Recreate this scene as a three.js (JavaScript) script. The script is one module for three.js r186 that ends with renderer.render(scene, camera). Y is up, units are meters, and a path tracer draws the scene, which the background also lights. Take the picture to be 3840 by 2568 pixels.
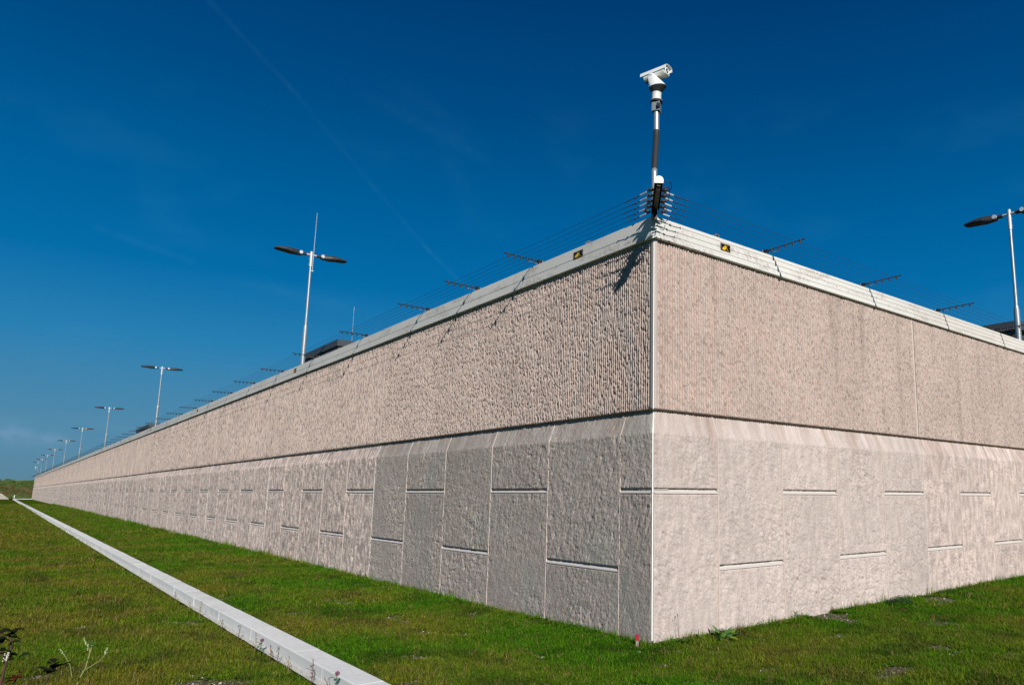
import * as THREE from 'three';
import { mergeGeometries } from 'three/addons/utils/BufferGeometryUtils.js';
import { RoundedBoxGeometry } from 'three/addons/geometries/RoundedBoxGeometry.js';
import { ConvexGeometry } from 'three/addons/geometries/ConvexGeometry.js';

// ------------------------------------------------------------------ camera, sky, sun, exposure
const scene = new THREE.Scene();
const EYE = new THREE.Vector3(-6.6835, 2.0, 7.5354);
const camera = new THREE.PerspectiveCamera(2 * Math.atan(1627.1 / 2736.75) * 180 / Math.PI, 1024 / 684, 0.1, 6000);
camera.position.copy(EYE);
camera.rotation.set(0.1611, -0.7207, 0.0051, 'YXZ');
camera.setViewOffset(4871.6, 3254.1, 0, 218.2, 3840, 2565);      // the photograph is a crop off the lens axis
camera.updateProjectionMatrix();
camera.updateMatrixWorld(true);
const renderer = new THREE.WebGLRenderer({ antialias: true });
renderer.toneMapping = THREE.LinearToneMapping;
renderer.toneMappingExposure = 1.15;
renderer.shadowMap.enabled = true;

// ------------------------------------------------------------------ numbers and noise
function rng(seed) { let s = seed >>> 0; return () => { s = (s + 0x6D2B79F5) >>> 0; let t = Math.imul(s ^ (s >>> 15), 1 | s); t = (t + Math.imul(t ^ (t >>> 7), 61 | t)) ^ t; return ((t ^ (t >>> 14)) >>> 0) / 4294967296; }; }
const lerp = (a, b, t) => a + (b - a) * t, clamp = (x, a = 0, b = 1) => Math.min(b, Math.max(a, x));
const sstep = (a, b, x) => { const t = clamp((x - a) / (b - a)); return t * t * (3 - 2 * t); };
function hash(ix, iy, k) { let h = Math.imul(ix, 374761393) ^ Math.imul(iy, 668265263) ^ Math.imul(k, 974711); h = Math.imul(h ^ (h >>> 13), 1274126177); return ((h ^ (h >>> 16)) >>> 0) / 4294967296; }
function noise(x, y, k = 0, wrap = 0) {                               // gradient noise, about -0.7..0.7
  const ix = Math.floor(x), iy = Math.floor(y), fx = x - ix, fy = y - iy;
  const u = fx * fx * fx * (fx * (fx * 6 - 15) + 10), v = fy * fy * fy * (fy * (fy * 6 - 15) + 10);
  const g = (a, b) => { const X = wrap ? ((ix + a) % wrap + wrap) % wrap : ix + a, Y = wrap ? ((iy + b) % wrap + wrap) % wrap : iy + b; const t = hash(X, Y, k) * 6.2831853; return Math.cos(t) * (fx - a) + Math.sin(t) * (fy - b); };
  return lerp(lerp(g(0, 0), g(1, 0), u), lerp(g(0, 1), g(1, 1), u), v);
}
function fbm(x, y, k = 0, oct = 4) { let s = 0, a = 1; for (let i = 0; i < oct; i++) { s += a * noise(x, y, k + i * 17); x *= 2.03; y *= 2.03; a *= 0.5; } return s; }
const R3 = (r, g, b) => new THREE.Color().setRGB(r, g, b);

// ------------------------------------------------------------------ the sky: deep blue, paler low down, thin cirrus and one contrail
{
  const W = 2048, H = 1024, data = new Float32Array(W * H * 4);
  const lin = (c) => { c /= 255; return c <= 0.04045 ? c / 12.92 : ((c + 0.055) / 1.055) ** 2.4; };
  const stops = [[-90, 70, 84, 92], [0, 92, 132, 153], [2.5, 88, 138, 167], [6, 72, 135, 173], [10, 40, 127, 178], [15, 4, 108, 168], [20, 0, 96, 155], [28, 0, 75, 132], [36, 0, 60, 114], [60, 0, 46, 98], [90, 0, 42, 92]].map(([e, ...c]) => [e, ...c.map(lin)]);
  const at = (e) => { let i = 0; while (i < stops.length - 2 && stops[i + 1][0] < e) i++; const a = stops[i], b = stops[i + 1], t = clamp((e - a[0]) / (b[0] - a[0])); return [lerp(a[1], b[1], t), lerp(a[2], b[2], t), lerp(a[3], b[3], t)]; };
  const dir = (az, el) => { az *= Math.PI / 180; el *= Math.PI / 180; return new THREE.Vector3(Math.cos(az) * Math.cos(el), Math.sin(el), Math.sin(az) * Math.cos(el)); };
  // the streaks are arcs across the sky: [from, to, half width in degrees, strength]
  const arcs = [[dir(-84.5, 32.6), dir(-76.63, 27.44), 0.06, 0.02], [dir(-76.63, 27.44), dir(-70.58, 22.11), 0.055, 0.014], [dir(-70.58, 22.11), dir(-66.42, 18.23), 0.055, 0.018], [dir(-66.42, 18.23), dir(-62.2, 14.6), 0.055, 0.024],
    [dir(-73, 28.6), dir(-61, 24.6), 0.3, 0.011], [dir(-70.2, 29.6), dir(-62.4, 25.8), 0.5, 0.008], [dir(-66, 26.5), dir(-62, 18.5), 0.55, 0.007], [dir(-87, 16.3), dir(-82, 15.2), 0.12, 0.014], [dir(-80, 14.4), dir(-70, 13.2), 0.25, 0.014]]
    .map(([a, b, w, s]) => ({ a, b, n: new THREE.Vector3().crossVectors(a, b).normalize(), len: a.angleTo(b), w: w * Math.PI / 180, s }));
  const p = new THREE.Vector3();
  for (let row = 0; row < H; row++) {
    const el = ((row + 0.5) / H - 0.5) * 180, base = at(el);
    for (let col = 0; col < W; col++) {
      const az = ((col + 0.5) / W - 0.5) * 360;
      let add = 0;
      if (el > 0) {
        p.copy(dir(az, el));
        for (const s of arcs) {
          const off = Math.asin(clamp(p.dot(s.n), -1, 1));
          if (Math.abs(off) > s.w * 4) continue;
          const ta = p.angleTo(s.a), tb = p.angleTo(s.b);
          if (Math.max(ta, tb) > s.len * 1.06) continue;
          const ends = s.w > 0.0035 ? Math.min(1, ta / (s.len * 0.25), tb / (s.len * 0.25)) : 1;
          const wob = s.w > 0.0035 ? 0.6 + 1.2 * Math.max(0, noise(az * 1.3, el * 2.1, 5)) : 0.8 + 0.7 * noise(az * 0.9, el * 0.9, 9);
          add += s.s * ends * wob * Math.exp(-0.5 * (off / s.w) ** 2);
        }
        // veils of thin cirrus, stretched along the wind, and small fair-weather clouds low down
        const veil = Math.max(0, fbm(az * 0.09 + el * 0.05, el * 0.22 - az * 0.03, 31, 4)) * sstep(4, 12, el) * (1 - sstep(22, 40, el));
        add += veil * 0.017 * sstep(0.02, 0.5, veil);
        const low = fbm(az * 0.22, el * 0.55, 47, 5);
        add += 0.02 * sstep(0.12, 0.6, low) * sstep(1.6, 2.6, el) * (1 - sstep(3.6, 5.2, el));
        const puff = Math.exp(-(((az + 89.9) / 1.0) ** 2 + ((el - 3.4) / 0.55) ** 2)) + 0.8 * Math.exp(-(((az + 88.0) / 0.9) ** 2 + ((el - 3.15) / 0.4) ** 2));
        add += 0.075 * puff * (0.75 + 0.9 * fbm(az * 1.6, el * 3, 71, 3));
      }
      const i = (row * W + col) * 4;
      const w = 1 / 1.15, red = lerp(0.9, 0.3, sstep(4, 18, el)); data[i] = (base[0] + add * red) * w; data[i + 1] = (base[1] + add * 0.85) * w; data[i + 2] = (base[2] + add) * w; data[i + 3] = 1;
    }
  }
  const sky = new THREE.DataTexture(data, W, H, THREE.RGBAFormat, THREE.FloatType);
  sky.mapping = THREE.EquirectangularReflectionMapping;
  sky.magFilter = sky.minFilter = THREE.LinearFilter;
  sky.needsUpdate = true;
  scene.background = sky; scene.environment = sky;
}
const sun = new THREE.DirectionalLight(R3(1, 0.95, 0.88), 4.6);
sun.position.set(-0.334 * 60, 0.481 * 60, 0.81 * 60);
sun.target.position.set(0, 0, -12);
sun.position.add(sun.target.position);
sun.castShadow = true; sun.shadow.mapSize.set(4096, 4096);
Object.assign(sun.shadow.camera, { left: -60, right: 60, top: 60, bottom: -60, near: 1, far: 200 });
scene.add(sun, sun.target);

// ------------------------------------------------------------------ helpers
const taken = {};
function numbered(name) { const n = taken[name] = (taken[name] ?? -1) + 1; return n ? `${name}_${String(n).padStart(3, '0')}` : name; }
function tag(o, label, category, group, kind) { o.userData = { label, category }; if (group) o.userData.group = group; if (kind) o.userData.kind = kind; return o; }
function base(name, [x, y, z] = [0, 0, 0], turn = 0) { const o = new THREE.Group(); o.name = numbered(name); o.position.set(x, y, z); o.rotation.y = turn; scene.add(o); return o; }
function mesh(name, geos, m, parent = scene, kind) {
  const list = [].concat(geos), g = list.length > 1 ? mergeGeometries(list.map((x) => { const c = x.index ? x.toNonIndexed() : x.clone(); for (const k of Object.keys(c.attributes)) if (!['position', 'normal', 'uv', 'color'].includes(k) || (k === 'color' && !list.every((q) => q.attributes.color))) c.deleteAttribute(k); return c; })) : list[0];
  const o = new THREE.Mesh(g, m); o.name = parent === scene ? numbered(name) : name; o.castShadow = o.receiveShadow = true; parent.add(o);
  if (kind) o.userData.kind = kind;
  return o;
}
function copy(o, label) { const c = o.clone(); c.name = numbered(o.name.replace(/_\d{3}$/, '')); if (label) c.userData = { ...o.userData, label }; scene.add(c); return c; }
const box = (w, h, d, x = 0, y = 0, z = 0) => new THREE.BoxGeometry(w, h, d).translate(x, y, z);
const rbox = (w, h, d, r, x = 0, y = 0, z = 0) => new RoundedBoxGeometry(w, h, d, 2, r).translate(x, y, z);
const V = (x, y, z) => new THREE.Vector3(x, y, z);
function rod(a, b, r0, r1 = r0, seg = 10) {
  const d = new THREE.Vector3().subVectors(b, a), g = new THREE.CylinderGeometry(r1, r0, d.length(), seg);
  g.applyQuaternion(new THREE.Quaternion().setFromUnitVectors(V(0, 1, 0), d.clone().normalize()));
  return g.translate((a.x + b.x) / 2, (a.y + b.y) / 2, (a.z + b.z) / 2);
}
const tube = (pts, r, n = 16, seg = 6) => new THREE.TubeGeometry(new THREE.CatmullRomCurve3(pts), n, r, seg);
function at(x, y, dist) { const v = V((x - 2435.8) / 2736.75, -(y - 1408.8) / 2736.75, -1).normalize().multiplyScalar(dist); return v.applyEuler(camera.rotation).add(EYE); }

// textures: grain and fine relief only
function grain(size, fn, srgb) {
  const d = new Uint8Array(size * size * 4);
  for (let y = 0; y < size; y++) for (let x = 0; x < size; x++) { const c = fn(x / size, y / size), i = (y * size + x) * 4; for (let k = 0; k < 3; k++) d[i + k] = clamp(c[k] ?? c[0], 0, 1) * 255; d[i + 3] = 255; }
  const t = new THREE.DataTexture(d, size, size); t.wrapS = t.wrapT = THREE.RepeatWrapping; t.magFilter = THREE.LinearFilter; t.minFilter = THREE.LinearMipmapLinearFilter; t.generateMipmaps = true; t.needsUpdate = true;
  if (srgb) t.colorSpace = THREE.SRGBColorSpace;
  return t;
}
const tiled = (t, metres) => { const c = t.clone(); c.repeat.set(1 / metres, 1 / metres); c.needsUpdate = true; return c; };
const speck = grain(512, (x, y) => { const n = noise(x * 64, y * 64, 3, 64) * 0.5 + noise(x * 160, y * 160, 4, 160) * 0.4 + noise(x * 18, y * 18, 5, 18) * 0.3; const v = 0.955 + 0.11 * n - (noise(x * 110, y * 110, 8, 110) > 0.42 ? 0.13 : 0); return [v, v, v]; }, true);
const rough = grain(512, (x, y) => { const n = 0.5 * noise(x * 22, y * 22, 13, 22) + 0.8 * noise(x * 58, y * 58, 14, 58) + 0.7 * noise(x * 130, y * 130, 15, 130); return [0.5 + 0.36 * n]; });
const fine = grain(256, (x, y) => [0.5 + 0.4 * noise(x * 40, y * 40, 21, 40) + 0.25 * noise(x * 100, y * 100, 22, 100)]);
const zinc = grain(256, (x, y) => { const n = noise(x * 14, y * 14, 61, 14) + 0.5 * noise(x * 37, y * 37, 62, 37); const v = 0.86 + 0.2 * n; return [v, v, v]; }, true);

const std = (o) => new THREE.MeshStandardMaterial({ roughness: 0.9, metalness: 0, ...o });
const M = {
  rock: std({ vertexColors: true, map: tiled(speck, 0.55), bumpMap: tiled(rough, 0.6), bumpScale: 0.008 }),
  ribs: std({ vertexColors: true, map: tiled(speck, 0.4), bumpMap: tiled(rough, 0.35), bumpScale: 0.004 }),
  coping: std({ vertexColors: true, map: tiled(speck, 0.9), bumpMap: tiled(fine, 0.7), bumpScale: 0.002, roughness: 0.85 }),
  smooth: std({ color: R3(0.56, 0.47, 0.42), bumpMap: tiled(fine, 0.5), bumpScale: 0.001 }),
  strip: std({ color: R3(0.62, 0.57, 0.53), map: tiled(speck, 0.5) }),
  bead: std({ color: R3(0.82, 0.81, 0.79), roughness: 0.7 }),
  core: std({ color: R3(0.34, 0.31, 0.29) }),
  kerb: std({ vertexColors: true, map: tiled(speck, 1.1), bumpMap: tiled(fine, 0.4), bumpScale: 0.0015, roughness: 0.8 }),
  haunch: std({ color: R3(0.8, 0.77, 0.7), map: tiled(speck, 0.3), bumpMap: tiled(rough, 0.3), bumpScale: 0.02 }),
  zinc: std({ color: R3(0.5, 0.535, 0.55), map: tiled(zinc, 0.25), metalness: 0.55, roughness: 0.42 }),
  steel: std({ color: R3(0.72, 0.73, 0.74), metalness: 0.3, roughness: 0.4 }),
  black: std({ color: R3(0.012, 0.012, 0.013), roughness: 0.55 }),
  sleeve: std({ color: R3(0.022, 0.024, 0.024), roughness: 0.6 }),
  wire: std({ color: R3(0.012, 0.013, 0.015), roughness: 0.8 }),
  white: std({ color: R3(0.78, 0.8, 0.79), roughness: 0.4 }),
  offwhite: std({ color: R3(0.62, 0.63, 0.6), roughness: 0.45 }),
  lampGrey: std({ color: R3(0.028, 0.032, 0.037), roughness: 0.55, metalness: 0 }),
  lens: std({ color: R3(0.25, 0.25, 0.23), roughness: 0.15 }),
  glass: std({ color: R3(0.02, 0.03, 0.035), roughness: 0.08 }),
  clad: std({ color: R3(0.045, 0.055, 0.066), roughness: 0.6 }),
  brick: std({ color: R3(0.2, 0.165, 0.145), map: tiled(speck, 0.8) }),
  trim: std({ color: R3(0.35, 0.42, 0.5), roughness: 0.5 }),
};

// ------------------------------------------------------------------ the wall: two faces meeting at a corner (u runs from the corner, v up, d outwards)
const SIDE = {
  long: { W: (u, v, d) => [-d, v, -u], flip: true, first: 0.704, bay: 1.855, bays: 135, perPanel: 5, seed: 100 },
  short: { W: (u, v, d) => [u, v, d], flip: false, first: 1.286, bay: 1.51, bays: 24, perPanel: 5, seed: 500 },
};
SIDE.short.panelAt = (i) => (i <= 0 ? 0 : 7.326 + (i - 1) * 7.55);
SIDE.long.panelAt = (i) => (i <= 0 ? 0 : 9.979 + (i - 1) * 9.275);
for (const s of Object.values(SIDE)) s.end = s.first + s.bay * s.bays;
const panelOf = (s, u) => { let i = 0; while (s.panelAt(i + 1) <= u + 1e-6) i++; return i; };

function sheet(s, us, vs, fn, z0 = false) {                            // a relief surface over the grid us x vs; fn(u, v, i, j) -> [d, r, g, b]
  const nu = us.length, nv = vs.length, pos = new Float32Array(nu * nv * 3), col = new Float32Array(nu * nv * 3), uv = new Float32Array(nu * nv * 2), idx = new Uint32Array((nu - 1) * (nv - 1) * 6);
  let q = 0;
  for (let j = 0; j < nv; j++) for (let i = 0; i < nu; i++) {
    const [d, r, g, b, uu] = fn(us[i], vs[j], i, j), k = j * nu + i;
    pos.set(s.W(uu ?? us[i], vs[j], d), k * 3); col[k * 3] = r; col[k * 3 + 1] = g; col[k * 3 + 2] = b; uv[k * 2] = us[i]; uv[k * 2 + 1] = vs[j];
    if (i < nu - 1 && j < nv - 1) { const a = k, c = k + nu; idx.set(s.flip ? [a, c, a + 1, a + 1, c, c + 1] : [a, a + 1, c, a + 1, c + 1, c], q); q += 6; }
  }
  const geo = new THREE.BufferGeometry();
  geo.setAttribute('position', new THREE.BufferAttribute(pos, 3)); geo.setAttribute('color', new THREE.BufferAttribute(col, 3)); geo.setAttribute('uv', new THREE.BufferAttribute(uv, 2));
  geo.setIndex(new THREE.BufferAttribute(idx, 1)); geo.computeVertexNormals();
  return geo;
}
const span = (a, b, step) => { const n = Math.max(1, Math.round((b - a) / step)); return Array.from({ length: n + 1 }, (_, i) => a + (b - a) * i / n); };
const Y = { chamfer: 2.845, chamferTop: 3.26, ribs: 3.185, copingLow: 5.67, copingTop: 6.0, upper: 2.052, lower: 0.955, groove: 0.034 };
const inset = (v) => (v > Y.chamfer ? -(v - Y.chamfer) * 0.36 : 0);
const LIFT = (s, u) => (s === SIDE.short ? 0.008 * u : 0);

function plinthColour(s, u, v) {
  const k = s.seed, p = panelOf(s, u), ridge = sstep(2.84, 2.9, v);
  const tone = 1 + 0.06 * (hash(p, 3, k) - 0.5), bay = Math.floor((u - s.first) / s.bay), bt = 1 + 0.15 * (hash(bay, v > (bay % 2 === 0 ? Y.lower : Y.upper) ? 1 : 2, k + 5) - 0.5);
  const mott = fbm(u * 8.5, v * 3.4, k + 11, 3), patch = fbm(u * 0.9, v * 0.7, k + 12, 3), streak = fbm(u * 5.5 + 0.25 * noise(u * 3, v * 4, k + 33), v * 0.5, k + 13, 3);
  const grey = s === SIDE.long && p === 0 ? 1 : 0;
  let r = lerp(0.71, 0.42, grey), g = lerp(0.575, 0.362, grey), b = lerp(0.505, 0.32, grey); if (s === SIDE.short) { const e = p === 0 ? 1 : 0; r = lerp(0.59, 0.575, e); g = lerp(0.485, 0.488, e); b = lerp(0.44, 0.447, e); }
  const m = s === SIDE.long ? (p === 0 ? 0.12 : 0.5) : p === 0 ? 0.12 : 0.26;                      // blotched dirt, coarser on the older panels
  const f = tone * bt * (1 + m * clamp(mott * 1.7, -0.8, 0.75) + 0.1 * patch);
  r *= f; g *= f; b *= f;
  const run = sstep(0.0, 0.75, streak + 0.25 * mott) * sstep(0.9, 2.9, v + 0.6 * patch) * (s === SIDE.short ? 0.75 : 0.4) + ridge * 0.45 * sstep(-0.5, 0.6, streak + 0.4 * mott + 1.5 * (v - 3.05));   // brown runs below the ledge
  r *= 1 - 0.16 * run; g *= 1 - 0.22 * run; b *= 1 - 0.25 * run;
  const pale = ridge * sstep(-0.1, 0.6, -streak) * 0.14; r += pale * 0.5; g += pale * 0.46; b += pale * 0.44;
  const algae = grey * sstep(0.1, 0.6, fbm(u * 0.8, v * 0.5, k + 19, 3)) * 0.16; r *= 1 - algae * 0.5; b *= 1 - algae * 0.05;
  return [r, g, b];
}
function rockDepth(s, u, v, far) {
  const k = s.seed;
  const big = noise(u * 3.5, v * 3.5, k + 1), a = noise(u * 10 + v * 4, v * 7.5, k + 2), b = noise(u * 27 + v * 9, v * 19, k + 3), c = hash(Math.round(u * 1000), Math.round(v * 1000), k + 4) - 0.5;
  const chip = sstep(0.22, 0.5, noise(u * 13 + v * 6, v * 10, k + 6)), zone = clamp(0.85 + 1.1 * fbm(u * 0.9, v * 0.8, k + 9, 2), 0.4, 1.5);      // the cast is rougher in some zones than in others
  const coarse = far > 0.07 ? 0.045 : far > 0.03 ? 0.03 : far > 0.02 ? 0.016 : 0.008, m = s === SIDE.short ? 1.15 : 1;
  return zone * (0.006 * big + 0.014 * a * m + 0.0105 * b * m - 0.011 * chip) + coarse * c + 0.002;
}
function plinthBlock(s, u0, u1, v0, v1, cell) {
  const g = 0.006, vs = span(v0, v1, cell), us = span(u0 + g, u1 - g, cell);
  if (v1 > Y.chamfer) { let n = 0; vs.forEach((v, i) => { if (Math.abs(v - Y.chamfer) < Math.abs(vs[n] - Y.chamfer)) n = i; }); vs[n] = Y.chamfer; }
  const pin = Math.max(0.012, cell * 0.6);
  return sheet(s, us, vs, (u, v, i, j) => {
    const e = Math.min(sstep(0, pin, u - u0 - g), sstep(0, pin, u1 - g - u), v1 > 3 ? 1 : sstep(-0.002, pin, v1 - v), v0 < 0 ? 1 : sstep(-0.002, pin, v - v0));
    const soft = 1 - 0.45 * sstep(Y.chamfer, Y.chamfer + 0.06, v);
    const edge = (j === 0 && v0 > 0) || (j === vs.length - 1 && v1 < 3) ? -0.02 : 0;
    const uu = u0 < 0.1 ? lerp(u - inset(v), u, (u - u0) / (u1 - u0)) : u;      // the first block draws back with the chamfer at the corner
    return [inset(v) + edge + (0.004 + rockDepth(s, u, v, cell) * soft) * (0.15 + 0.85 * e), ...plinthColour(s, u, v), uu];
  });
}
function grooveStrip(s, u0, u1, v) {                                  // smooth sloped ledge between two blocks, its lower edge proud
  const h = Y.groove, prof = [[h + 0.004, -0.042], [h - 0.004, -0.04], [h * 0.2, -0.022], [-h * 0.25, -0.004], [-h * 0.42, 0.011], [-h * 0.86, 0.012], [-h - 0.004, -0.02]];
  const pos = [], uv = [], n = prof.length;
  const us = [u0 + 0.008, u1 - 0.008];
  for (let i = 0; i < n - 1; i++) { const [a, da] = prof[i], [b, db] = prof[i + 1], q = [s.W(us[0], v + a, da), s.W(us[1], v + a, da), s.W(us[1], v + b, db), s.W(us[0], v + b, db)]; for (const t of s.flip ? [0, 1, 2, 0, 2, 3] : [0, 2, 1, 0, 3, 2]) { pos.push(...q[t]); uv.push(us[t === 1 || t === 2 ? 1 : 0], v + (t < 2 ? a : b)); } }
  const geo = new THREE.BufferGeometry(); geo.setAttribute('position', new THREE.Float32BufferAttribute(pos, 3)); geo.setAttribute('uv', new THREE.Float32BufferAttribute(uv, 2)); geo.computeVertexNormals();
  return geo;
}
function jointBead(s, u, wide, proud) {                               // thin mortar ridge in an upright joint, following the chamfer
  const rnd = rng(Math.round(u * 1000) + s.seed), vs = [-0.15, ...span(0.05, Y.chamfer, 0.24), ...span(Y.chamfer + 0.01, Y.chamferTop, 0.13)], pos = [], uv = [];
  const row = vs.map((v) => { const w = wide * (0.75 + 0.5 * rnd()) / 2, x = u + (rnd() - 0.5) * 0.004, p = proud * (0.8 + 0.4 * rnd()); return [[x - w, v, inset(v) - 0.015], [x - w * 0.75, v, inset(v) + p], [x + w * 0.75, v, inset(v) + p], [x + w, v, inset(v) - 0.015]]; });
  for (let j = 0; j < row.length - 1; j++) for (let i = 0; i < 3; i++) { const q = [row[j][i], row[j][i + 1], row[j + 1][i + 1], row[j + 1][i]]; for (const t of s.flip ? [0, 2, 1, 0, 3, 2] : [0, 1, 2, 0, 2, 3]) { pos.push(...s.W(...q[t])); uv.push(q[t][0], q[t][1]); } }
  const geo = new THREE.BufferGeometry(); geo.setAttribute('position', new THREE.Float32BufferAttribute(pos, 3)); geo.setAttribute('uv', new THREE.Float32BufferAttribute(uv, 2)); geo.computeVertexNormals();
  return geo;
}
const RIB = 0.0492, RIBS_D = -0.075, FIN = 0.033;                     // fins of broken concrete between smooth channels
function ribbedPanel(s, u0, u1, k) {
  const far = u0 > 19 ? (u0 > 46 ? 0.42 : 0.12) : u0 > 9 ? 0.06 : 0.03, margin = k === 0 ? 0.066 : 0.02;
  const us = [u0 + 0.006], kinds = [5], n = Math.floor((u1 - u0 - margin - 0.03) / RIB);
  us.push(u0 + margin - 0.006); kinds.push(5);
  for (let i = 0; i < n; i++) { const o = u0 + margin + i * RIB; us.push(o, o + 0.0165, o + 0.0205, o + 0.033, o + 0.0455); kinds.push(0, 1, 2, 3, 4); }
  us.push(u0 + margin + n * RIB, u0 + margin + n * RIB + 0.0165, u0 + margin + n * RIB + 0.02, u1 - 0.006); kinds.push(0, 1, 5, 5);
  const rows = span(Y.ribs, Y.copingLow + 0.03, far), vs = [Y.ribs, ...rows];
  vs[1] = Y.ribs + 0.0005;
  const amp = far > 0.3 ? 0.5 : 1, sd = s.seed + 40;
  return sheet(s, us, vs, (u, v, i, j) => {
    const rib = Math.floor((i - 2) / 5), t = kinds[i], jj = j, h1 = hash(rib, jj, sd), h2 = hash(rib * 3 + 1, jj, sd + 1), h3 = hash(rib * 5 + t, jj, sd + 2);
    const wave = noise(rib * 0.9, v * 7, sd + 3), patch = fbm(u * 0.7, v * 0.6, sd + 7, 3), run = fbm(u * 3.2, v * 0.25, sd + 9, 3);
    const chip = h1 > 0.88 ? 0.5 : 1;                              // broken-off lumps
    let d = t === 5 ? FIN * 0.8 : t <= 1 ? 0.001 * h3 : FIN * chip * (0.76 + 0.36 * (h3 - 0.5) * amp + 0.22 * wave);
    if (t === 2 || t === 4) d -= 0.004 * h2 * amp;
    if (t === 5 && u < u0 + 0.01) d = FIN * 0.8;
    const f = 1 + 0.12 * patch - 0.2 * sstep(0.1, 0.7, run) * (s === SIDE.short ? 1 : 0.5);
    let c;
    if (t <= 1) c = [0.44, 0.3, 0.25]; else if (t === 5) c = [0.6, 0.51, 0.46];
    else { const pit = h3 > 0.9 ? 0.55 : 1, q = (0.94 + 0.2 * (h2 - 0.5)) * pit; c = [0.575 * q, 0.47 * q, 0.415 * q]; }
    if (j === 0) d = -0.09;
    return [RIBS_D + d, c[0] * f, c[1] * f, c[2] * f];
  });
}
function copingStone(s, u0, u1, k) {
  const step = k === 0 ? 0.03 : k < 3 ? 0.08 : 1.2, us = span(u0, u1, step), F = s === SIDE.long ? 0 : 0, g = k % 2 ? 0.003 : 0;
  // [height, outward]: drip edge, face, chamfer, top, back
  const prof = [[Y.copingLow, -0.5], [Y.copingLow, -0.06], [Y.copingLow, -0.012], [Y.copingLow + 0.001, -0.004], [Y.copingLow + 0.006, 0], ...span(Y.copingLow + 0.03, 5.965, k < 2 ? 0.03 : 0.1).map((y) => [y, 0]), [5.988, 0], [5.996, -0.004], [6.0, -0.014], [6.012, -0.2], [6.0, -0.46], [5.99, -0.47], [Y.copingLow, -0.5]];
  const ru = prof.map((_, i) => i);
  const nu = us.length, nv = prof.length, pos = [], col = [], uv = [], idx = [];
  for (let j = 0; j < nv; j++) for (let i = 0; i < nu; i++) {
    const u = us[i], [y, d] = prof[j], mid = (y - Y.copingLow) / 0.33;
    const cloud = fbm(u * 0.5, y * 1.3, s.seed + 70, 3), dirt = fbm(u * 1.1, y * 4.5, s.seed + 71, 3) + 0.25 * (0.35 - Math.abs(mid - 0.42)), sp = noise(u * 42, y * 42, s.seed + 72) + 0.7 * noise(u * 90, y * 90, s.seed + 73);
    const panel = s === SIDE.short && k > 0 ? 0.94 : 1;
    let r = 0.73 * panel, gg = 0.71 * panel, b = 0.67 * panel; const f = 1 + 0.1 * cloud; r *= f; gg *= f * (s === SIDE.short && k > 0 ? 0.97 : 1); b *= f * (s === SIDE.short && k > 0 ? 0.95 : 1);
    const mottle = sstep(-0.02, 0.4, dirt) * sstep(-0.2, 0.45, sp); const worn = k === 0 ? 1 : 0.6; r *= 1 - 0.38 * mottle * worn; gg *= 1 - 0.44 * mottle * worn; b *= 1 - 0.46 * mottle * worn;
    const drip = sstep(0.35, 0.75, fbm(u * 3, y * 0.6, s.seed + 74, 2)) * 0.1; r *= 1 - drip; gg *= 1 - drip; b *= 1 - drip;
    const lip = y > 5.985 ? 1 : 1; pos.push(...s.W(u, y, d - g)); col.push(r * lip, gg * lip, b * lip); uv.push(u, y + d);
    if (i < nu - 1 && j < nv - 1) { const a = j * nu + i, c = a + nu; idx.push(...(s.flip ? [a, c, a + 1, a + 1, c, c + 1] : [a, a + 1, c, a + 1, c + 1, c])); }
  }
  const geo = new THREE.BufferGeometry(); geo.setAttribute('position', new THREE.Float32BufferAttribute(pos, 3)); geo.setAttribute('color', new THREE.Float32BufferAttribute(col, 3)); geo.setAttribute('uv', new THREE.Float32BufferAttribute(uv, 2)); geo.setIndex(idx);
  const flat = geo.toNonIndexed(); flat.computeVertexNormals();
  // the cut ends
  const sh = new THREE.Shape(prof.slice(0, -1).map(([y, d]) => new THREE.Vector2(d - g, y))), ends = [];
  for (const u of [u0, u1]) { const e = new THREE.ShapeGeometry(sh), p = e.attributes.position, c = new Float32Array(p.count * 3).fill(0.6), w = e.toNonIndexed ? e : e; for (let i = 0; i < p.count; i++) { const [X, YY, Z] = s.W(u, p.getY(i), p.getX(i)); p.setXYZ(i, X, YY, Z); } w.setAttribute('color', new THREE.BufferAttribute(c, 3)); w.computeVertexNormals(); ends.push(w); }
  return [flat, ...ends];
}
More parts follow.
